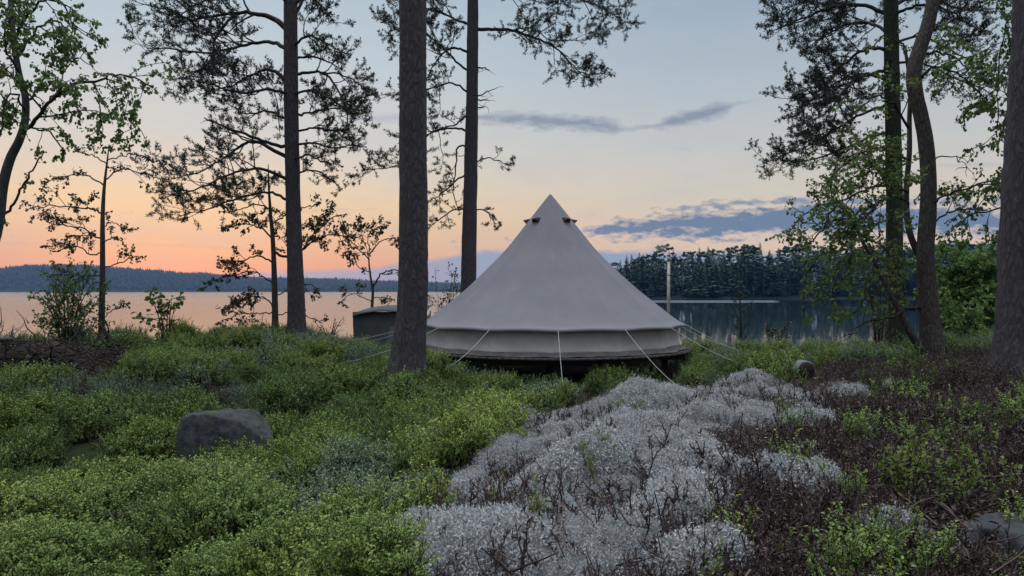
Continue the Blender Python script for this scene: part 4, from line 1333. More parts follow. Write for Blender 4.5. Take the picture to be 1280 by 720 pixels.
# ------------------------------------------------------------------ rocks, log, brushwood
def boulder(c, rx, ry, rz, label, seed, rot=0):
    bm = bmesh.new()
    bmesh.ops.create_icosphere(bm, subdivisions=5, radius=1)
    me = bpy.data.meshes.new('boulder')
    co = np.array([v.co[:] for v in bm.verts])
    nz = (fbm(co[:, 0] * 1.4 + 5 + co[:, 2], co[:, 1] * 1.4 + 5 - co[:, 2] * .7, seed, 2) - .5) * .95 + (fbm(co[:, 0] * 5 + 20 + co[:, 2] * 3, co[:, 1] * 5 + 20 + co[:, 2] * 2, seed + 2, 3) - .5) * .16
    co = co * (1 + nz)[:, None]
    rg_ = np.random.default_rng(seed)
    for _ in range(16):
        pn = norm(rg_.normal(0, 1, 3))
        ex = np.maximum(co @ pn - rg_.uniform(.6, .86), 0)
        co = co - ex[:, None] * pn * .93
    co = co * (1 + .13 * (fbm(co[:, 0] * 9 + 40 + co[:, 2] * 5, co[:, 1] * 9 + 40 - co[:, 2] * 4, seed + 5, 4) - .5))[:, None]
    co = np.sign(co) * np.abs(co) ** .78 * np.array([rx, ry, rz])
    for v, p in zip(bm.verts, co):
        v.co = p
    bm.to_mesh(me)
    bm.free()
    for p in me.polygons:
        p.use_smooth = True
    me.materials.append(M['rock'])
    o = bpy.data.objects.new('boulder', me)
    o.location = c
    o.rotation_euler = (0, 0, rot)
    COL.objects.link(o)
    return tag(o, label, 'boulder')


boulder(P(292, 580, 7.4), .42, .40, .60, 'grey mossy boulder sunk among green bilberry bushes in the left hollow', 3, .3)
boulder(P(1290, 722, 3.0), .27, .3, .27, 'pale grey boulder at the bottom right corner', 8, .8)

lp = P(1004, 462, 7.6)
lg = thing('log', (lp[0], lp[1], lp[2] - .08), 'short silver barked log lying end-on among the heather, right of the ropes', 'log')
dv = norm([.05, 1, -.06])
mb = MB()
mb.tube([lp - dv * .1, lp - dv * .08, lp + dv * .2, lp + dv * .55], [.08, .09, .095, .085], 18, fn=bark_fn(.25, 5))
mb.build('bark', M['log_bark'], lg)
mb = MB()
mb.tube([lp - dv * .106, lp - dv * .098], .076, 18)
mb.build('end_grain', M['log_end'], lg)

bp0 = P(70, 470, 12.0)
bpile = thing('brushwood_pile', (bp0[0], bp0[1], float(ground_h(bp0[0], bp0[1]))), 'dark heap of roots and dead brushwood at the left edge before the lake', 'brushwood')
mb = MB()
G = []
for ky in range(13):
    for kx in range(31):
        fx, fy = kx / 30, ky / 12
        x_ = P(-60 + 240 * fx, 0, 12)[0]
        y_ = 11.5 + 1.3 * fy
        h_ = .5 * math.sin(math.pi * fx) ** .5 * math.sin(math.pi * min(1, fy * 1.05)) ** .6 * (.45 + .5 * fbm(np.array(fx * 9), np.array(fy * 4), 81) + .55 * fbm(np.array(fx * 34), np.array(fy * 13), 82)) * (1.1 - .5 * fx)
        G.append([x_, y_, float(ground_h(x_, y_)) - .04 + h_])
mb.add(G, [[r_ * 31 + c_, r_ * 31 + c_ + 1, (r_ + 1) * 31 + c_ + 1, (r_ + 1) * 31 + c_] for r_ in range(12) for c_ in range(30)])
mb.build('root_mound', M['peat'], bpile)
mb = MB()
for kk in range(330):
    x_ = P(RNG.uniform(-60, 165), 0, 12)[0]
    y_ = RNG.uniform(11.4, 12.3)
    p0 = np.array([x_, y_, float(ground_h(x_, y_)) + RNG.uniform(0, .45)])
    pt = bpath(p0, [RNG.normal(0, 1), RNG.normal(0, .4), RNG.uniform(-.25, .4)], RNG.uniform(.25, .9), 6, .22, 0)
    mb.tube(pt, np.linspace(RNG.uniform(.006, .02), .003, 7), 5)
mb.build('twigs', M['twig'], bpile)
mb = MB()
for k_, (a_, b_) in enumerate([((-40, 428), (15, 424)), ((5, 470), (110, 466)), ((28, 475), (36, 445))]):
    mb.tube(smooth_path([P(a_[0], a_[1], 11.6), (P(a_[0], a_[1], 11.6) + P(b_[0], b_[1], 11.5)) / 2 + [0, 0, .03], P(b_[0], b_[1], 11.5)], 5), np.linspace(.05, .03, 11), 8)
mb.build('dead_branch', M['dead'], bpile)
mb = MB()
for kk in range(9):
    pt = bpath(P(RNG.uniform(-15, 20), 428, 11.8), [RNG.normal(.3, .5), RNG.normal(0, .3), 1], RNG.uniform(.25, .5), 6, .2, -.02)
    mb.tube(pt, np.linspace(.008, .002, 7), 4)
    for _ in range(3):
        mb.tube(bpath(pt[RNG.integers(2, 6)], rvec() + [0, 0, .4], .15, 3, .2, 0), np.linspace(.004, .002, 4), 3)
mb.build('bare_twigs', M['dead'], bpile)


# fallen dead sticks on the heather
for label, pts, d_ in [('long thin dead branch lying across the near heather on the right', [(865, 640), (900, 618), (940, 600), (1000, 575)], 3.6),
                       ('forked grey dead stick among heather, right of the lichen', [(1040, 605), (1060, 588), (1085, 572), (1100, 560)], 4.0)]:
    w = []
    for p in pts:
        q_ = P(p[0], p[1], d_)
        # slide along the sight line to lie on the ground
        for s_ in np.linspace(2.4, 8, 400):
            q2 = P(p[0], p[1], s_)
            if q2[2] < float(ground_h(q2[0], q2[1])) + .06:
                q_ = q2
                break
        w.append(q_)
    mb = MB()
    sp_ = smooth_path(w, 6)
    mb.tube(sp_, np.linspace(.011, .005, len(sp_)), 6)
    for _ in range(5):
        i_ = RNG.integers(3, len(sp_) - 1)
        mb.tube(bpath(sp_[i_], rvec() * [1, .6, .5] + [0, 0, .3], RNG.uniform(.1, .3), 4, .2, 0), np.linspace(.005, .002, 5), 4)
    tag(mb.build('dead_branch', M['dead']), label, 'branch')


# ------------------------------------------------------------------ ground cover
def unlinked(name, mb, mat, extra=None):
    me = mb.mesh(name, mat, smooth=False)
    if extra:
        me.materials.append(extra)
    return bpy.data.objects.new(name, me)


def merge_two(name, mb1, m1, mb2, m2):
    """leaves and stems of one plant, two material slots"""
    n1 = sum(len(a) for a in mb1.f)
    mb = MB()
    mb.v = mb1.v + mb2.v
    mb.f = mb1.f + [a + mb1.n for a in mb2.f]
    mb.r = mb1.r + mb2.r
    me = mb.mesh(name, m1, smooth=False)
    me.materials.append(m2)
    idx = np.zeros(len(me.polygons), np.int32)
    idx[n1:] = 1
    me.polygons.foreach_set('material_index', idx)
    return me


def berry_mesh(name, H, stems, leafL, leafW, mat, seed, spread=.10, nsub=5, nleaf=7, tone=.5):
    lf, st = MB(), MB()
    P_, D_, N_, age = [], [], [], []
    for s_ in range(stems):
        a_ = RNG.uniform(0, 6.28)
        q_ = spread * math.sqrt(RNG.random())
        p0 = np.array([math.cos(a_) * q_ * .5, math.sin(a_) * q_ * .5, -.03])
        h_ = H * RNG.uniform(.6, 1.05)
        main = bpath(p0, [math.cos(a_) * .35 + RNG.normal(0, .15), math.sin(a_) * .35 + RNG.normal(0, .15), 1], h_, 5, .12, .04)
        st.tube(main, np.linspace(.0028, .0014, 6), 3, cap=False)
        subs = [main[2:]]
        for _ in range(nsub):
            i_ = RNG.integers(1, 5)
            sb = bpath(main[i_], [RNG.normal(0, .6), RNG.normal(0, .6), .9], h_ * RNG.uniform(.25, .5), 3, .14, .05)
            st.tube(sb, np.linspace(.0018, .001, 4), 3, cap=False)
            subs.append(sb)
        for sb in subs:
            base_h = np.clip(np.linspace(.1, .75, nleaf) + RNG.normal(0, .12, nleaf), 0, .98)
            for kq, q2 in enumerate(np.linspace(.15, 1, nleaf)):
                age.append(base_h[kq])
                f_ = q2 * (len(sb) - 1)
                i_ = min(int(f_), len(sb) - 2)
                p = sb[i_] + (sb[i_ + 1] - sb[i_]) * (f_ - i_)
                tan = norm(sb[i_ + 1] - sb[i_])
                sd = rvec()
                sd = norm(sd - tan * np.dot(sd, tan))
                d = norm(tan * .7 + sd * .9 + np.array([0, 0, .1]))
                P_.append(p)
                D_.append(d)
                N_.append(norm(np.cross(np.cross(d, tan), d) + [0, 0, .5]))
    n = len(P_)
    s = RNG.uniform(.7, 1.2, n)
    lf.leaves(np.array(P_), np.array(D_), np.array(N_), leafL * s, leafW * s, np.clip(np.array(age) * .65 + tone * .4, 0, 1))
    return merge_two(name, lf, mat, st, M['twig'])


def heather_mesh(name, H, stems, seed):
    mb = MB()
    for s_ in range(stems):
        a_ = RNG.uniform(0, 6.28)
        q_ = .07 * math.sqrt(RNG.random())
        p0 = np.array([math.cos(a_) * q_, math.sin(a_) * q_, -.02])
        main = bpath(p0, [math.cos(a_) * .5, math.sin(a_) * .5, 1], H * RNG.uniform(.5, 1.1), 4, .2, .02)
        mb.tube(main, np.linspace(.0035, .0018, 5), 3, cap=False)
        for _ in range(4):
            i_ = RNG.integers(1, 4)
            sb = bpath(main[i_], [RNG.normal(0, .5), RNG.normal(0, .5), .9], H * RNG.uniform(.2, .45), 3, .2, .03)
            mb.tube(sb, np.linspace(.0025, .0012, 4), 3, cap=False)
            k_ = 10
            f_ = RNG.random(k_) * 2.99
            i2 = f_.astype(int)
            pos = sb[i2] + (sb[i2 + 1] - sb[i2]) * (f_ - i2)[:, None]
            dr_ = RNG.normal(0, .6, (k_, 3)) + [0, 0, .7]
            mb.blades(pos, dr_ / np.linalg.norm(dr_, axis=1)[:, None], .016, .005)
    return mb.mesh(name, M['heather'], smooth=False)


def lichen_mesh(name, R_, seed):
    """a cushion of finely forked reindeer lichen"""
    mb = MB()
    n = 330
    cx = RNG.normal(0, 1, (n, 3))
    cx[:, 2] = np.abs(cx[:, 2])
    cx /= np.linalg.norm(cx, axis=1)[:, None]
    for c_ in cx:
        tip = c_ * R_ * RNG.uniform(.8, 1.15) * [1, 1, .75]
        pos, drs, ls = [], [], []
        for lvl in range(3):
            k_ = (2, 4, 7)[lvl]
            for _ in range(k_):
                d_ = norm(c_ * .45 + rvec(.7))
                pos.append(tip - c_ * R_ * .10 * (2 - lvl) + rvec(.0045 * lvl))
                drs.append(d_)
                ls.append((.016, .012, .009)[lvl] * RNG.uniform(.7, 1.3))
        mb.blades(np.array(pos), np.array(drs), np.array(ls), np.repeat([.0048, .0045, .0042], [2, 4, 7]), np.full(13, np.clip(RNG.normal(.28 + .09 * seed, .1), 0, 1)))
    # dense pale core so no ground shows through the cushion
    bm = bmesh.new()
    bmesh.ops.create_icosphere(bm, subdivisions=2, radius=1)
    V = np.array([v.co[:] for v in bm.verts])
    Fc = np.array([[v.index for v in f.verts] for f in bm.faces])
    bm.free()
    V = V * R_ * .72 * [1, 1, .75] * (1 + RNG.normal(0, .05, len(V)))[:, None]
    mb.add(V, Fc, np.full(len(Fc), .35))
    return mb.mesh(name, M['lichen'], smooth=False)


def grass_mesh(name, n, H):
    mb = MB()
    for _ in range(n):
        a_ = RNG.uniform(0, 6.28)
        pt = bpath([RNG.normal(0, .03), RNG.normal(0, .03), -.02], [math.cos(a_) * .35, math.sin(a_) * .35, 1], H * RNG.uniform(.5, 1.1), 4, .06, -.08)
        sd = np.array([-math.sin(a_), math.cos(a_), 0]) * .0025
        w_ = np.array([1, .9, .7, .4, .05])[:, None]
        V = np.concatenate([pt - sd * w_, pt + sd * w_])
        mb.add(V, [[i_, i_ + 1, i_ + 6, i_ + 5] for i_ in range(4)])
    return mb.mesh(name, M['grass'], smooth=False)


def litter_mesh(name, n):
    mb = MB()
    pos = np.stack([RNG.normal(0, .12, n), RNG.normal(0, .12, n), RNG.uniform(.0, .03, n)], -1)
    d = RNG.normal(0, 1, (n, 3)) * [1, 1, .3]
    d /= np.linalg.norm(d, axis=1)[:, None]
    mb.leaves(pos, d, RNG.normal(0, .4, (n, 3)) + [0, 0, 1], RNG.uniform(.012, .034, n), RNG.uniform(.006, .016, n))
    for _ in range(10):
        p = np.array([RNG.normal(0, .12), RNG.normal(0, .12), .02])
        mb.tube(bpath(p, rvec() * [1, 1, .2], RNG.uniform(.05, .16), 3, .2, 0), np.linspace(.003, .0015, 4), 3, cap=False)
    return mb.mesh(name, M['litter'], smooth=False)


def scatter(name, label, cat, pts, scl, meshes, kind='stuff', tilt=.18, tone=None, lean=None):
    n = len(pts)
    tone = RNG.random(n) if tone is None else tone
    me = bpy.data.meshes.new(name)
    me.vertices.add(n)
    me.vertices.foreach_set('co', np.asarray(pts, np.float32).ravel())
    a1 = me.attributes.new('rot', 'FLOAT_VECTOR', 'POINT')
    rot = np.stack([RNG.normal(0, tilt, n), RNG.normal(0, tilt, n), RNG.uniform(0, 6.283, n)], -1)
    if lean is not None:
        rot[:, 0] += lean[0]
        rot[:, 1] += lean[1]
        rot[:, 2] = RNG.uniform(-3.14, 3.14, n)
    a1.data.foreach_set('vector', rot.astype(np.float32).ravel())
    a2 = me.attributes.new('scl', 'FLOAT_VECTOR', 'POINT')
    s3 = np.asarray(scl)
    if s3.ndim == 1:
        s3 = np.stack([s3, s3, s3], -1)
    a2.data.foreach_set('vector', s3.astype(np.float32).ravel())
    a3 = me.attributes.new('pick', 'INT', 'POINT')
    a3.data.foreach_set('value', np.clip((1 - tone) * len(meshes), 0, len(meshes) - 1).astype(np.int32))
    o = bpy.data.objects.new(name, me)
    COL.objects.link(o)
    ng = bpy.data.node_groups.new(name, 'GeometryNodeTree')
    ng.interface.new_socket('Geometry', in_out='INPUT', socket_type='NodeSocketGeometry')
    ng.interface.new_socket('Geometry', in_out='OUTPUT', socket_type='NodeSocketGeometry')
    gi, go = ng.nodes.new('NodeGroupInput'), ng.nodes.new('NodeGroupOutput')
    iop = ng.nodes.new('GeometryNodeInstanceOnPoints')
    jn = ng.nodes.new('GeometryNodeJoinGeometry')
    for m_ in meshes:
        po = bpy.data.objects.new(m_.name, m_)
        oi = ng.nodes.new('GeometryNodeObjectInfo')
        oi.inputs['Object'].default_value = po
        oi.inputs['As Instance'].default_value = True
        ng.links.new(oi.outputs['Geometry'], jn.inputs[0])

    def attr(nm, ty):
        a = ng.nodes.new('GeometryNodeInputNamedAttribute')
        a.data_type = ty
        a.inputs['Name'].default_value = nm
        return [s for s in a.outputs if s.enabled and s.name == 'Attribute'][0]
    e2r = ng.nodes.new('FunctionNodeEulerToRotation')
    ng.links.new(attr('rot', 'FLOAT_VECTOR'), e2r.inputs[0])
    ng.links.new(gi.outputs[0], iop.inputs['Points'])
    ng.links.new(jn.outputs[0], iop.inputs['Instance'])
    iop.inputs['Pick Instance'].default_value = True
    ng.links.new(attr('pick', 'INT'), iop.inputs['Instance Index'])
    ng.links.new(e2r.outputs[0], iop.inputs['Rotation'])
    ng.links.new(attr('scl', 'FLOAT_VECTOR'), iop.inputs['Scale'])
    ng.links.new(iop.outputs[0], go.inputs[0])
    md = o.modifiers.new('scatter', 'NODES')
    md.node_group = ng
    return tag(o, label, cat, kind=kind)


# candidate points: denser near the camera
def candidates(n, dmin=1.3, dmax=24, fall=1.25, umax=.95):
    u = RNG.uniform(-umax, umax, n)
    k = RNG.random(n)
    p_ = 2 - fall
    d = (dmin ** p_ + k * (dmax ** p_ - dmin ** p_)) ** (1 / p_)
    x, y = u * d, d
    z = ground_h(x, y)
    return x, y, z


x, y, z = candidates(60000)
px = 640 + F * x / y
py = HZ + F * (CAMZ - z) / y
lzv = lichen_zone(x, y, z)
# right-hand heather zone: right of the lichen, on the rise
hx = np.interp(py, [430, 470, 488, 500, 560, 640, 720, 1500], [1400, 1040, 990, 985, 930, 840, 780, 700])
heath = np.clip((px - hx) / 50 + .5 + (fbm(x * 1.6, y * 1.6, 13) - .5) * 1.1, 0, 1)
heath = np.where((y < 12.5), heath, 0) * (1 - lzv)
heath = np.maximum(heath, .8 * ((py > 500) & (px > 760)) * (1 - np.clip(lzv * 1.5, 0, 1)))
deckd = np.hypot(x - TC[0], y - TC[1])
ok = (z > LAKE - .05) & (deckd > 2.3)
lump = fbm(x * 1.5, y * 1.5, 31, 2)
lump2 = fbm(x * 4, y * 4, 32, 2)
cd, cox, coy, crid = clumps(x, y, .58, 3.3)
dome = np.clip(1 - (cd / .62) ** 2, 0, 1)
rn = RNG.random(len(x))
mound_x = np.interp(py, [470, 497, 512, 545, 600, 720, 1500], [780, 750, 690, 640, 575, 500, 300])
green = np.where((py > 492) & (px > mound_x + 30), .01 + .30 * ((px > 1030) & (py > 545) & (fbm(x * 2, y * 2, 61) > .5)), 1) * np.maximum(1 - heath, 1.0 * ((px > 1030) & (py > 545))) * np.clip((1 - np.clip((lzv - .35) * 3, 0, 1)), 0, 1)
bogm = np.clip((fbm(x * .55 + 3, y * .55, 17, 2) - .47) * 7, 0, 1)
# blue-green bog bilberry patch in the near middle
bogm = np.maximum(bogm, np.exp(-(((px - 455) / 120) ** 2 + ((py - 640) / 80) ** 2)) * 1.1)
sg = ok & (rn < np.maximum(green, .03 * heath * (lump2 > .5))) & (RNG.random(len(x)) < .18 + .82 * (dome > .14))
isbog = sg & (crid * .8 + .2 * RNG.random(len(x)) < bogm * .8)
isbil = sg & ~isbog
scale_b = (.24 + 1.05 * dome * (.55 + .75 * crid) + .35 * (lump - .4) + .3 * (lump2 - .5)) * RNG.uniform(.82, 1.15, len(x)) * (1 + .012 * y)
scale_b *= np.where((deckd < 3.1) & (y < TC[1]), 1.5, 1.0) * np.where(deckd < 2.6, .5, 1)
# low growth in front of the log and the boulder
scale_b *= np.where((px > 975) & (px < 1035) & (y > 5.8) & (y < 8.4), .4, 1)
scale_b *= np.where((px < 160) & (y > 10.6) & (y < 13.2), .3, 1)
scale_b *= np.where((px > 238) & (px < 335) & (y > 6.2) & (y < 8.1) & (px > 262), .8, 1)
scale_b = np.minimum(np.clip(scale_b, .22, 1.45), np.interp(y, [1, 3, 5, 8], [.75, .9, 1.15, 1.45]))
P3 = np.stack([x, y, z + .14 * dome * crid], -1)
tone_b = np.clip(.15 + 1.0 * crid - .75 * np.clip((y - 4.8) / 2.2, 0, 1) * np.clip(1.25 - .04 * y, 0, 1) + .4 * (dome - .3) + RNG.normal(0, .12, len(x)), 0, 1)  # hollow's shade painted as darker leaf tone; clump tops lighter with younger leaves
lean = np.stack([-coy * .9, cox * .9])
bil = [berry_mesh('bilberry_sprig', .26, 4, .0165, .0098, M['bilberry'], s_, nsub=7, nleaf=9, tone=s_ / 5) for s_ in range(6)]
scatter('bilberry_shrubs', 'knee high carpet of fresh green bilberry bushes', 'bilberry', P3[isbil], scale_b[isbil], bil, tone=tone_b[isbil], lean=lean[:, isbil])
bog = [berry_mesh('bog_bilberry_sprig', .26, 4, .017, .0095, M['bogberry'], s_, nsub=6, nleaf=9, tone=s_ / 4) for s_ in range(5)]
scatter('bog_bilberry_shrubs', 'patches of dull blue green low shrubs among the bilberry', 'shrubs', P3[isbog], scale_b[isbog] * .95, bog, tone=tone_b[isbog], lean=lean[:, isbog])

# heather on the rise and dead twigs through the lichen
lz2, lox, loy, lrid = clumps(x, y, .38, 8.1)
hp = ok & ~((px > 980) & (px < 1030) & (y > 5.6) & (y < 7.9)) & ((RNG.random(len(x)) < np.maximum(heath, .04 * (lzv < .3)) * (.4 + .5 * (lump2 > .45))) | ((lzv > .6) & (RNG.random(len(x)) < .02 + .08 * (lz2 > .46))))
hm = [heather_mesh('heather_sprig', .2, 6, s_) for s_ in range(5)]
scatter('heather', 'dark brown wiry heather covering the right-hand rise', 'heather', P3[hp] * [1, 1, 0] + np.stack([0 * z, 0 * z, z], -1)[hp], (.6 + .8 * lump[hp]) * RNG.uniform(.7, 1.25, hp.sum()), hm, tilt=.25)

# lichen cushions
x2, y2, z2 = candidates(62000, 1.6, 9, 1.3, .75)
l2 = lichen_zone(x2, y2, z2)
px2 = 640 + F * x2 / y2
py2 = HZ + F * (CAMZ - z2) / y2
for (cx_, cy_, rx_, ry_) in [(1000, 590, 40, 24), (1000, 628, 34, 16), (950, 520, 50, 22), (900, 715, 50, 20), (1110, 690, 30, 16), (1060, 505, 40, 10)]:
    l2 = np.maximum(l2, np.exp(-(((px2 - cx_) / rx_) ** 2 + ((py2 - cy_) / ry_) ** 2)) * .85)
lcd, lcx, lcy, lcr = clumps(x2, y2, .38, 8.1)
ldm = np.clip(1 - (lcd / .6) ** 2, 0, 1)
kp = (RNG.random(len(x2)) < np.clip(l2 * 1.9 - .12, 0, 1) * (.75 + .25 * (ldm > .1))) & (z2 > 0)
s2 = (.6 + .6 * lcr[kp]) * RNG.uniform(.7, 1.3, kp.sum())
zb = z2[kp] + .12 * ldm[kp] * (.4 + .8 * lcr[kp]) - .01
lm = [lichen_mesh('lichen_cushion', .055, s_) for s_ in range(6)]
scatter('reindeer_lichen', 'pale grey cushions of reindeer lichen on the near mound', 'lichen', np.stack([x2[kp], y2[kp], zb], -1), np.stack([s2, s2, s2 * RNG.uniform(.9, 1.5, len(s2))], -1), lm,
        tilt=.3, tone=np.clip(.2 + .6 * lcr[kp] + RNG.normal(0, .15, kp.sum()), 0, 1))

# brown litter under the heather
x3, y3, z3 = candidates(16000, 1.5, 10, 1.3, .8)
px3 = 640 + F * x3 / y3
py3 = HZ + F * (CAMZ - z3) / y3
h3 = (px3 > np.interp(py3, [488, 500, 560, 640, 720, 1500], [980, 960, 900, 820, 720, 600]))
scatter('leaf_litter', 'brown dead leaves and needles between the heather', 'leaf litter', np.stack([x3, y3, z3 + .005], -1)[h3], RNG.uniform(.8, 1.5, h3.sum()), [litter_mesh('litter_patch', 26) for _ in range(3)], tilt=.15)

# sedge tufts in the hollow before the tent and by the water
x4, y4, z4 = candidates(9000, 6, 22, 1.0, .9)
dk = np.hypot(x4 - TC[0], y4 - TC[1])
px4 = 640 + F * x4 / y4
g4 = (z4 > LAKE) & (dk > 2.7) & (RNG.random(len(x4)) < np.where(((px4 > 560) & (y4 > 8)), .55, .08))
scatter('sedge_tufts', 'fine sedge grass in the hollow before the tent', 'grass', np.stack([x4, y4, z4], -1)[g4], RNG.uniform(.6, 1.2, g4.sum()), [grass_mesh('sedge_tuft', 22, .26) for _ in range(3)])

# separate fresh green shoots standing out of the heather and lichen
shoot = [berry_mesh('young_bilberry', .3, 7, .022, .013, M['fresh'], 90 + s, spread=.13, nsub=5, nleaf=8, tone=.3 + .2 * s) for s in range(3)]
SH = [(748, 612, 'yellow green bilberry bush rising alone out of the middle of the lichen', 1.0, .30),
      (655, 672, 'pale green bilberry bush at the near left side of the lichen mound', 1.0, .30),
      (785, 532, 'small light green bush near the top of the lichen mound', .9, .26),
      (1145, 556, 'small bright green shoot on dark heather below the crooked alder', .8, .2),
      (1250, 556, 'bright green shoot at the foot of the right-edge pine', .9, .24),
      (1132, 632, 'taller fresh green bilberry bush amid the right-hand heather', 1.4, .4),
      (1168, 655, 'dense green bilberry bush right of the taller fresh one', 1.3, .36),
      (1215, 632, 'pointed green bilberry bush near the bottom right boulder', 1.4, .42),
      (1062, 642, 'slight yellowish bilberry shoot left of the taller fresh bush', 1.0, .28),
      (1112, 712, 'bluish green low bush at the bottom edge, right of centre', 1.1, .25),
      (962, 716, 'small green tuft at the bottom edge below the heather', .8, .2),
      (1078, 586, 'tiny yellow green shoot beside the forked grey stick', .6, .16)]
for k_, (sx, sy, lab, sc_, hgt) in enumerate(SH):
    q_ = P(sx, sy, 4)
    for s_ in np.linspace(1.8, 9, 900):
        q2 = P(sx, sy, s_)
        if q2[2] < float(ground_h(q2[0], q2[1])) + .04:
            q_ = q2
            break
    o = bpy.data.objects.new('bilberry_bush', shoot[k_ % 3])
    COL.objects.link(o)
    o.location = (q_[0], q_[1], float(ground_h(q_[0], q_[1])))
    o.scale = (sc_ * .8, sc_ * .8, hgt / .3)
    o.rotation_euler = (0, 0, k_ * 1.3)
    tag(o, lab, 'bush', 'fresh bilberry bushes on the heath')

# ------------------------------------------------------------------ sky
W = bpy.data.worlds.new('World')
S.world = W
W.use_nodes = True
nt = W.node_tree
bg = nt.nodes['Background']
tc = N(nt, 'ShaderNodeTexCoord')
sp_ = N(nt, 'ShaderNodeSeparateXYZ')
nt.links.new(tc.outputs['Generated'], sp_.inputs[0])
dx, dy, dz = sp_.outputs
SUN_EL, SUN_AZ = math.radians(1.1), math.radians(-24)      # just left of the view, down by the hills
sky = N(nt, 'ShaderNodeTexSky', sky_type='NISHITA', sun_disc=False)
sky.sun_elevation = SUN_EL
sky.sun_rotation = SUN_AZ
zf = mathn(nt, 'MULTIPLY', dz, 1.0, True)


def sramp(stops):
    return ramp(nt, zf, [(p, lin(*c) if max(c) > 20 else c) for p, c in stops]).outputs[0]


ZEN = (2.85, 3.0, 3.3)
west = sramp([(0, (226, 148, 108)), (.03, (236, 170, 124)), (.054, (242, 190, 136)), (.078, (244, 204, 154)), (.105, (243, 211, 163)), (.135, (228, 212, 186)), (.18, (211, 210, 202)),
              (.27, (192, 205, 211)), (.36, (174, 194, 206)), (.5, (.5, .6, .75)), (.8, ZEN)])
mid_ = sramp([(0, (228, 192, 165)), (.05, (240, 208, 172)), (.085, (232, 210, 178)), (.12, (219, 208, 188)), (.17, (202, 202, 197)), (.23, (184, 193, 198)),
              (.3, (165, 181, 194)), (.37, (150, 170, 187)), (.5, (.45, .55, .72)), (.8, ZEN)])
east = sramp([(0, (.27, .29, .33)), (.2, (.28, .31, .37)), (.4, (.3, .34, .42)), (.7, (.7, .8, .95)), (1, ZEN)])
hz = mathn(nt, 'SQRT', mathn(nt, 'ADD', mathn(nt, 'MULTIPLY', dx, dx), mathn(nt, 'ADD', mathn(nt, 'MULTIPLY', dy, dy), 1e-5)))
sx_, cy_ = mathn(nt, 'DIVIDE', dx, hz), mathn(nt, 'DIVIDE', dy, hz)
mr = N(nt, 'ShaderNodeMapRange', interpolation_type='SMOOTHSTEP')
for k, v in (('From Min', -.25), ('From Max', .3)):
    mr.inputs[k].default_value = v
nt.links.new(sx_, mr.inputs['Value'])
fr = N(nt, 'ShaderNodeMapRange', interpolation_type='SMOOTHSTEP')
for k, v in (('From Min', .6), ('From Max', -.2)):
    fr.inputs[k].default_value = v
nt.links.new(cy_, fr.inputs['Value'])
base = mixc(nt, fr.outputs[0], mixc(nt, mr.outputs[0], west, mid_), east)
# clouds, laid out by compass direction: U, V = tangent coordinates about due north in hundredths
fy = mathn(nt, 'MAXIMUM', dy, .05)
U = mathn(nt, 'ADD', mathn(nt, 'MULTIPLY', mathn(nt, 'DIVIDE', dx, fy), F), 640)
Vv = mathn(nt, 'SUBTRACT', HZ, mathn(nt, 'MULTIPLY', mathn(nt, 'DIVIDE', dz, fy), F))
cb = N(nt, 'ShaderNodeCombineXYZ')
nt.links.new(mathn(nt, 'MULTIPLY', U, .01), cb.inputs[0])
nt.links.new(mathn(nt, 'MULTIPLY', Vv, .028), cb.inputs[1])
nz1 = N(nt, 'ShaderNodeTexNoise', i_Scale=1.1, i_Detail=6.0, i_Roughness=.6)
nz2 = N(nt, 'ShaderNodeTexNoise', i_Scale=4.2, i_Detail=7.0, i_Roughness=.62)
for n_ in (nz1, nz2):
    nt.links.new(cb.outputs[0], n_.inputs['Vector'])
n1 = mathn(nt, 'SUBTRACT', nz1.outputs[0], .5)
n2 = mathn(nt, 'SUBTRACT', nz2.outputs[0], .5)


def curve(pts, lo=0, hi=400):
    """U -> value, piecewise"""
    fc = N(nt, 'ShaderNodeFloatCurve')
    cu = fc.mapping.curves[0]
    pp = [((p[0]) / 1280, (p[1] - lo) / (hi - lo)) for p in pts]
    while len(cu.points) < len(pp):
        cu.points.new(.5, .5)
    for q_, p in zip(cu.points, pp):
        q_.location = p
        q_.handle_type = 'AUTO'
    fc.mapping.update()
    nt.links.new(mathn(nt, 'DIVIDE', U, 1280), fc.inputs['Value'])
    return mathn(nt, 'ADD', mathn(nt, 'MULTIPLY', fc.outputs[0], hi - lo), lo)


front = mathn(nt, 'MULTIPLY', mathn(nt, 'SUBTRACT', dy, .3), 4, True)


def cloud(cpts, tpts, na, soft, col, amt, nb=0, nn=None):
    global base
    yc, th_ = curve(cpts), curve(tpts, 0, 60)
    vv = mathn(nt, 'ADD', Vv, mathn(nt, 'MULTIPLY', n1, na))
    d_ = mathn(nt, 'SUBTRACT', th_, mathn(nt, 'ABSOLUTE', mathn(nt, 'SUBTRACT', vv, yc)))
    d_ = mathn(nt, 'ADD', d_, mathn(nt, 'MULTIPLY', n2, nb))
    k_ = mathn(nt, 'DIVIDE', d_, soft, True)
    k_ = mathn(nt, 'MULTIPLY', k_, mathn(nt, 'MULTIPLY', front, amt))
    base = mixc(nt, k_, base, col)


# grey-pink streaks low on the left
cloud([(0, 306), (120, 303), (260, 309), (420, 318), (1280, 320)], [(0, 2), (60, 3), (180, 3), (300, 2), (420, 0), (1280, 0)], 8, 5, lin(206, 160, 150), .5, 10)
cloud([(0, 268), (150, 262), (300, 266), (430, 262), (1280, 262)], [(0, 2), (120, 0), (300, 0), (410, 4), (460, 2), (500, 0), (1280, 0)], 8, 7, lin(190, 172, 160), .5, 10)
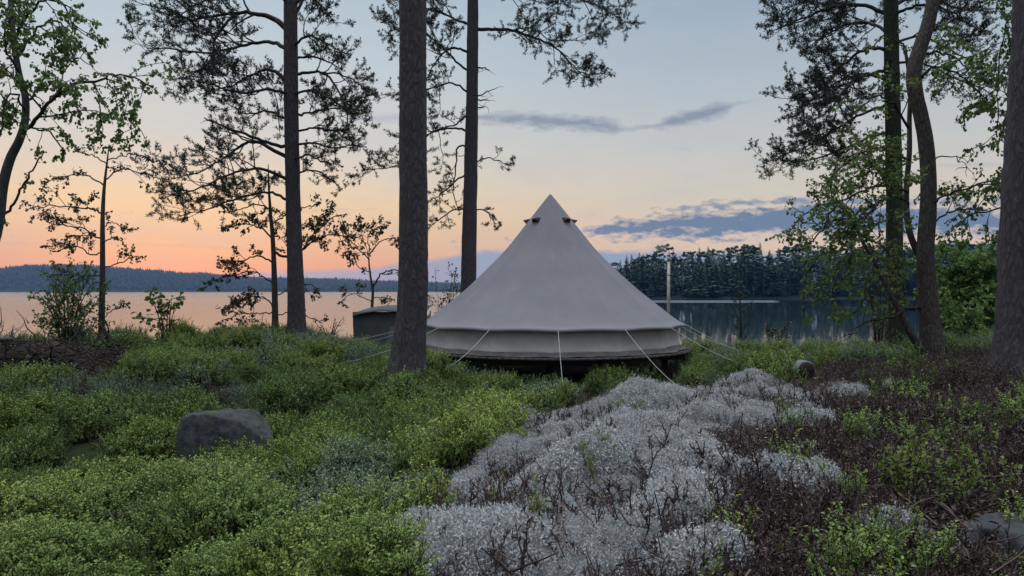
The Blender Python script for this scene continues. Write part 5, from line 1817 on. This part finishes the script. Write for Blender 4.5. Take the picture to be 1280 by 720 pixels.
# thin high veils
veil = mathn(nt, 'MULTIPLY', mathn(nt, 'MULTIPLY', mathn(nt, 'ADD', mathn(nt, 'MULTIPLY', n1, 3.2), .15, True), .32), front)
base = mixc(nt, veil, base, lin(186, 188, 196))
# low blue bank on the horizon
cloud([(0, 380), (180, 365), (340, 352), (450, 350), (560, 345), (640, 342), (800, 338), (1280, 335)],
      [(0, 0), (200, 10), (340, 14), (450, 17), (540, 24), (620, 32), (700, 30), (800, 26), (1280, 26)], 10, 7, lin(146, 166, 190), 1.0, 14)
# heaped band to the right of the tent
cloud([(0, 300), (690, 297), (740, 291), (820, 285), (900, 281), (960, 277), (1020, 273), (1280, 279)],
      [(0, 0), (690, 0), (730, 11), (800, 21), (880, 24), (960, 26), (1020, 27), (1130, 25), (1280, 22)], 26, 12, lin(244, 218, 192), .8, 60)
cloud([(0, 300), (690, 296), (740, 290), (820, 284), (900, 280), (960, 276), (1020, 272), (1280, 278)],
      [(0, 0), (690, 0), (730, 7), (800, 17), (880, 20), (960, 22), (1020, 24), (1130, 22), (1280, 20)], 26, 12, lin(106, 126, 152), 1.0, 55)
cloud([(0, 255), (800, 268), (900, 256), (1000, 250), (1280, 255)],
      [(0, 0), (800, 0), (860, 5), (930, 6), (1000, 6), (1280, 4)], 18, 7, lin(126, 142, 162), .85, 34)
# the long streak
cloud([(0, 145), (560, 146), (640, 149), (720, 153), (790, 160), (850, 150), (900, 137), (935, 125), (1280, 120)],
      [(0, 0), (560, 2), (600, 9), (680, 12), (760, 12), (800, 4), (850, 13), (900, 11), (935, 2), (960, 0), (1280, 0)], 16, 11, lin(126, 138, 158), .85, 22)
cloud([(0, 175), (380, 150), (470, 148), (560, 150), (860, 188), (1180, 206), (1280, 204)],
      [(0, 0), (400, 0), (470, 9), (530, 6), (580, 0), (830, 0), (860, 3), (900, 0), (1150, 0), (1200, 5), (1280, 4)], 10, 10, lin(160, 168, 182), .6, 8)
cloud([(0, 200), (170, 196), (220, 200), (1280, 200)], [(0, 4), (100, 0), (150, 6), (200, 5), (240, 0), (1280, 0)], 12, 9, lin(178, 172, 178), .6, 8)
out = mixc(nt, 1.0, base, (0, 0, 0), 'ADD')
sk = N(nt, 'ShaderNodeVectorMath', operation='SCALE')
nt.links.new(sky.outputs[0], sk.inputs[0])
sk.inputs['Scale'].default_value = .02
add = N(nt, 'ShaderNodeVectorMath', operation='ADD')
nt.links.new(base, add.inputs[0])
nt.links.new(sk.outputs[0], add.inputs[1])
nt.links.new(add.outputs[0], bg.inputs[0])
bg.inputs[1].default_value = 1.0

sun = bpy.data.lights.new('sun', 'SUN')
sun.energy = .35
sun.color = (1, .55, .32)
sun.angle = math.radians(0.5)
so = bpy.data.objects.new('sun', sun)
COL.objects.link(so)
dv = Vector((math.sin(SUN_AZ) * math.cos(SUN_EL), math.cos(SUN_AZ) * math.cos(SUN_EL), math.sin(SUN_EL)))
so.rotation_euler = (-dv).to_track_quat('-Z', 'Y').to_euler()

# evening air
mh, nth_, bh, oh = newmat('haze')
nth_.nodes.remove(bh)
pv = N(nth_, 'ShaderNodeVolumePrincipled')
pv.inputs['Color'].default_value = (.15, .34, .75, 1)
pv.inputs['Density'].default_value = .00013
nth_.links.new(pv.outputs[0], oh.inputs['Volume'])
mb = MB()
vs = [[a_, b_, c_] for a_ in (-2450, 2450) for b_ in (-2450, 2450) for c_ in (-6, 190)]
mb.add(vs, [[0, 1, 3, 2], [4, 6, 7, 5], [0, 4, 5, 1], [2, 3, 7, 6], [0, 2, 6, 4], [1, 5, 7, 3]])
tag(mb.build('haze', mh, smooth=False), 'thin blue evening haze over the lake', 'haze', kind='stuff')

# ------------------------------------------------------------------ camera and render settings
cam = bpy.data.cameras.new('camera')
cam.sensor_width = 36
cam.lens = 36 * F / 1280
cam.clip_end = 9000
cam.clip_start = .05
co = bpy.data.objects.new('camera', cam)
co.location = (0, 0, CAMZ)
co.rotation_euler = (math.radians(90) + math.atan(3 / F), 0, 0)
COL.objects.link(co)
S.camera = co
S.view_settings.view_transform = 'Standard'
S.view_settings.look = 'None'
S.view_settings.exposure = 0
S.view_settings.gamma = 1
S.cycles.max_bounces = 5
S.cycles.diffuse_bounces = 3
S.cycles.glossy_bounces = 2
S.cycles.transmission_bounces = 2
S.cycles.volume_bounces = 0
S.cycles.use_fast_gi = False
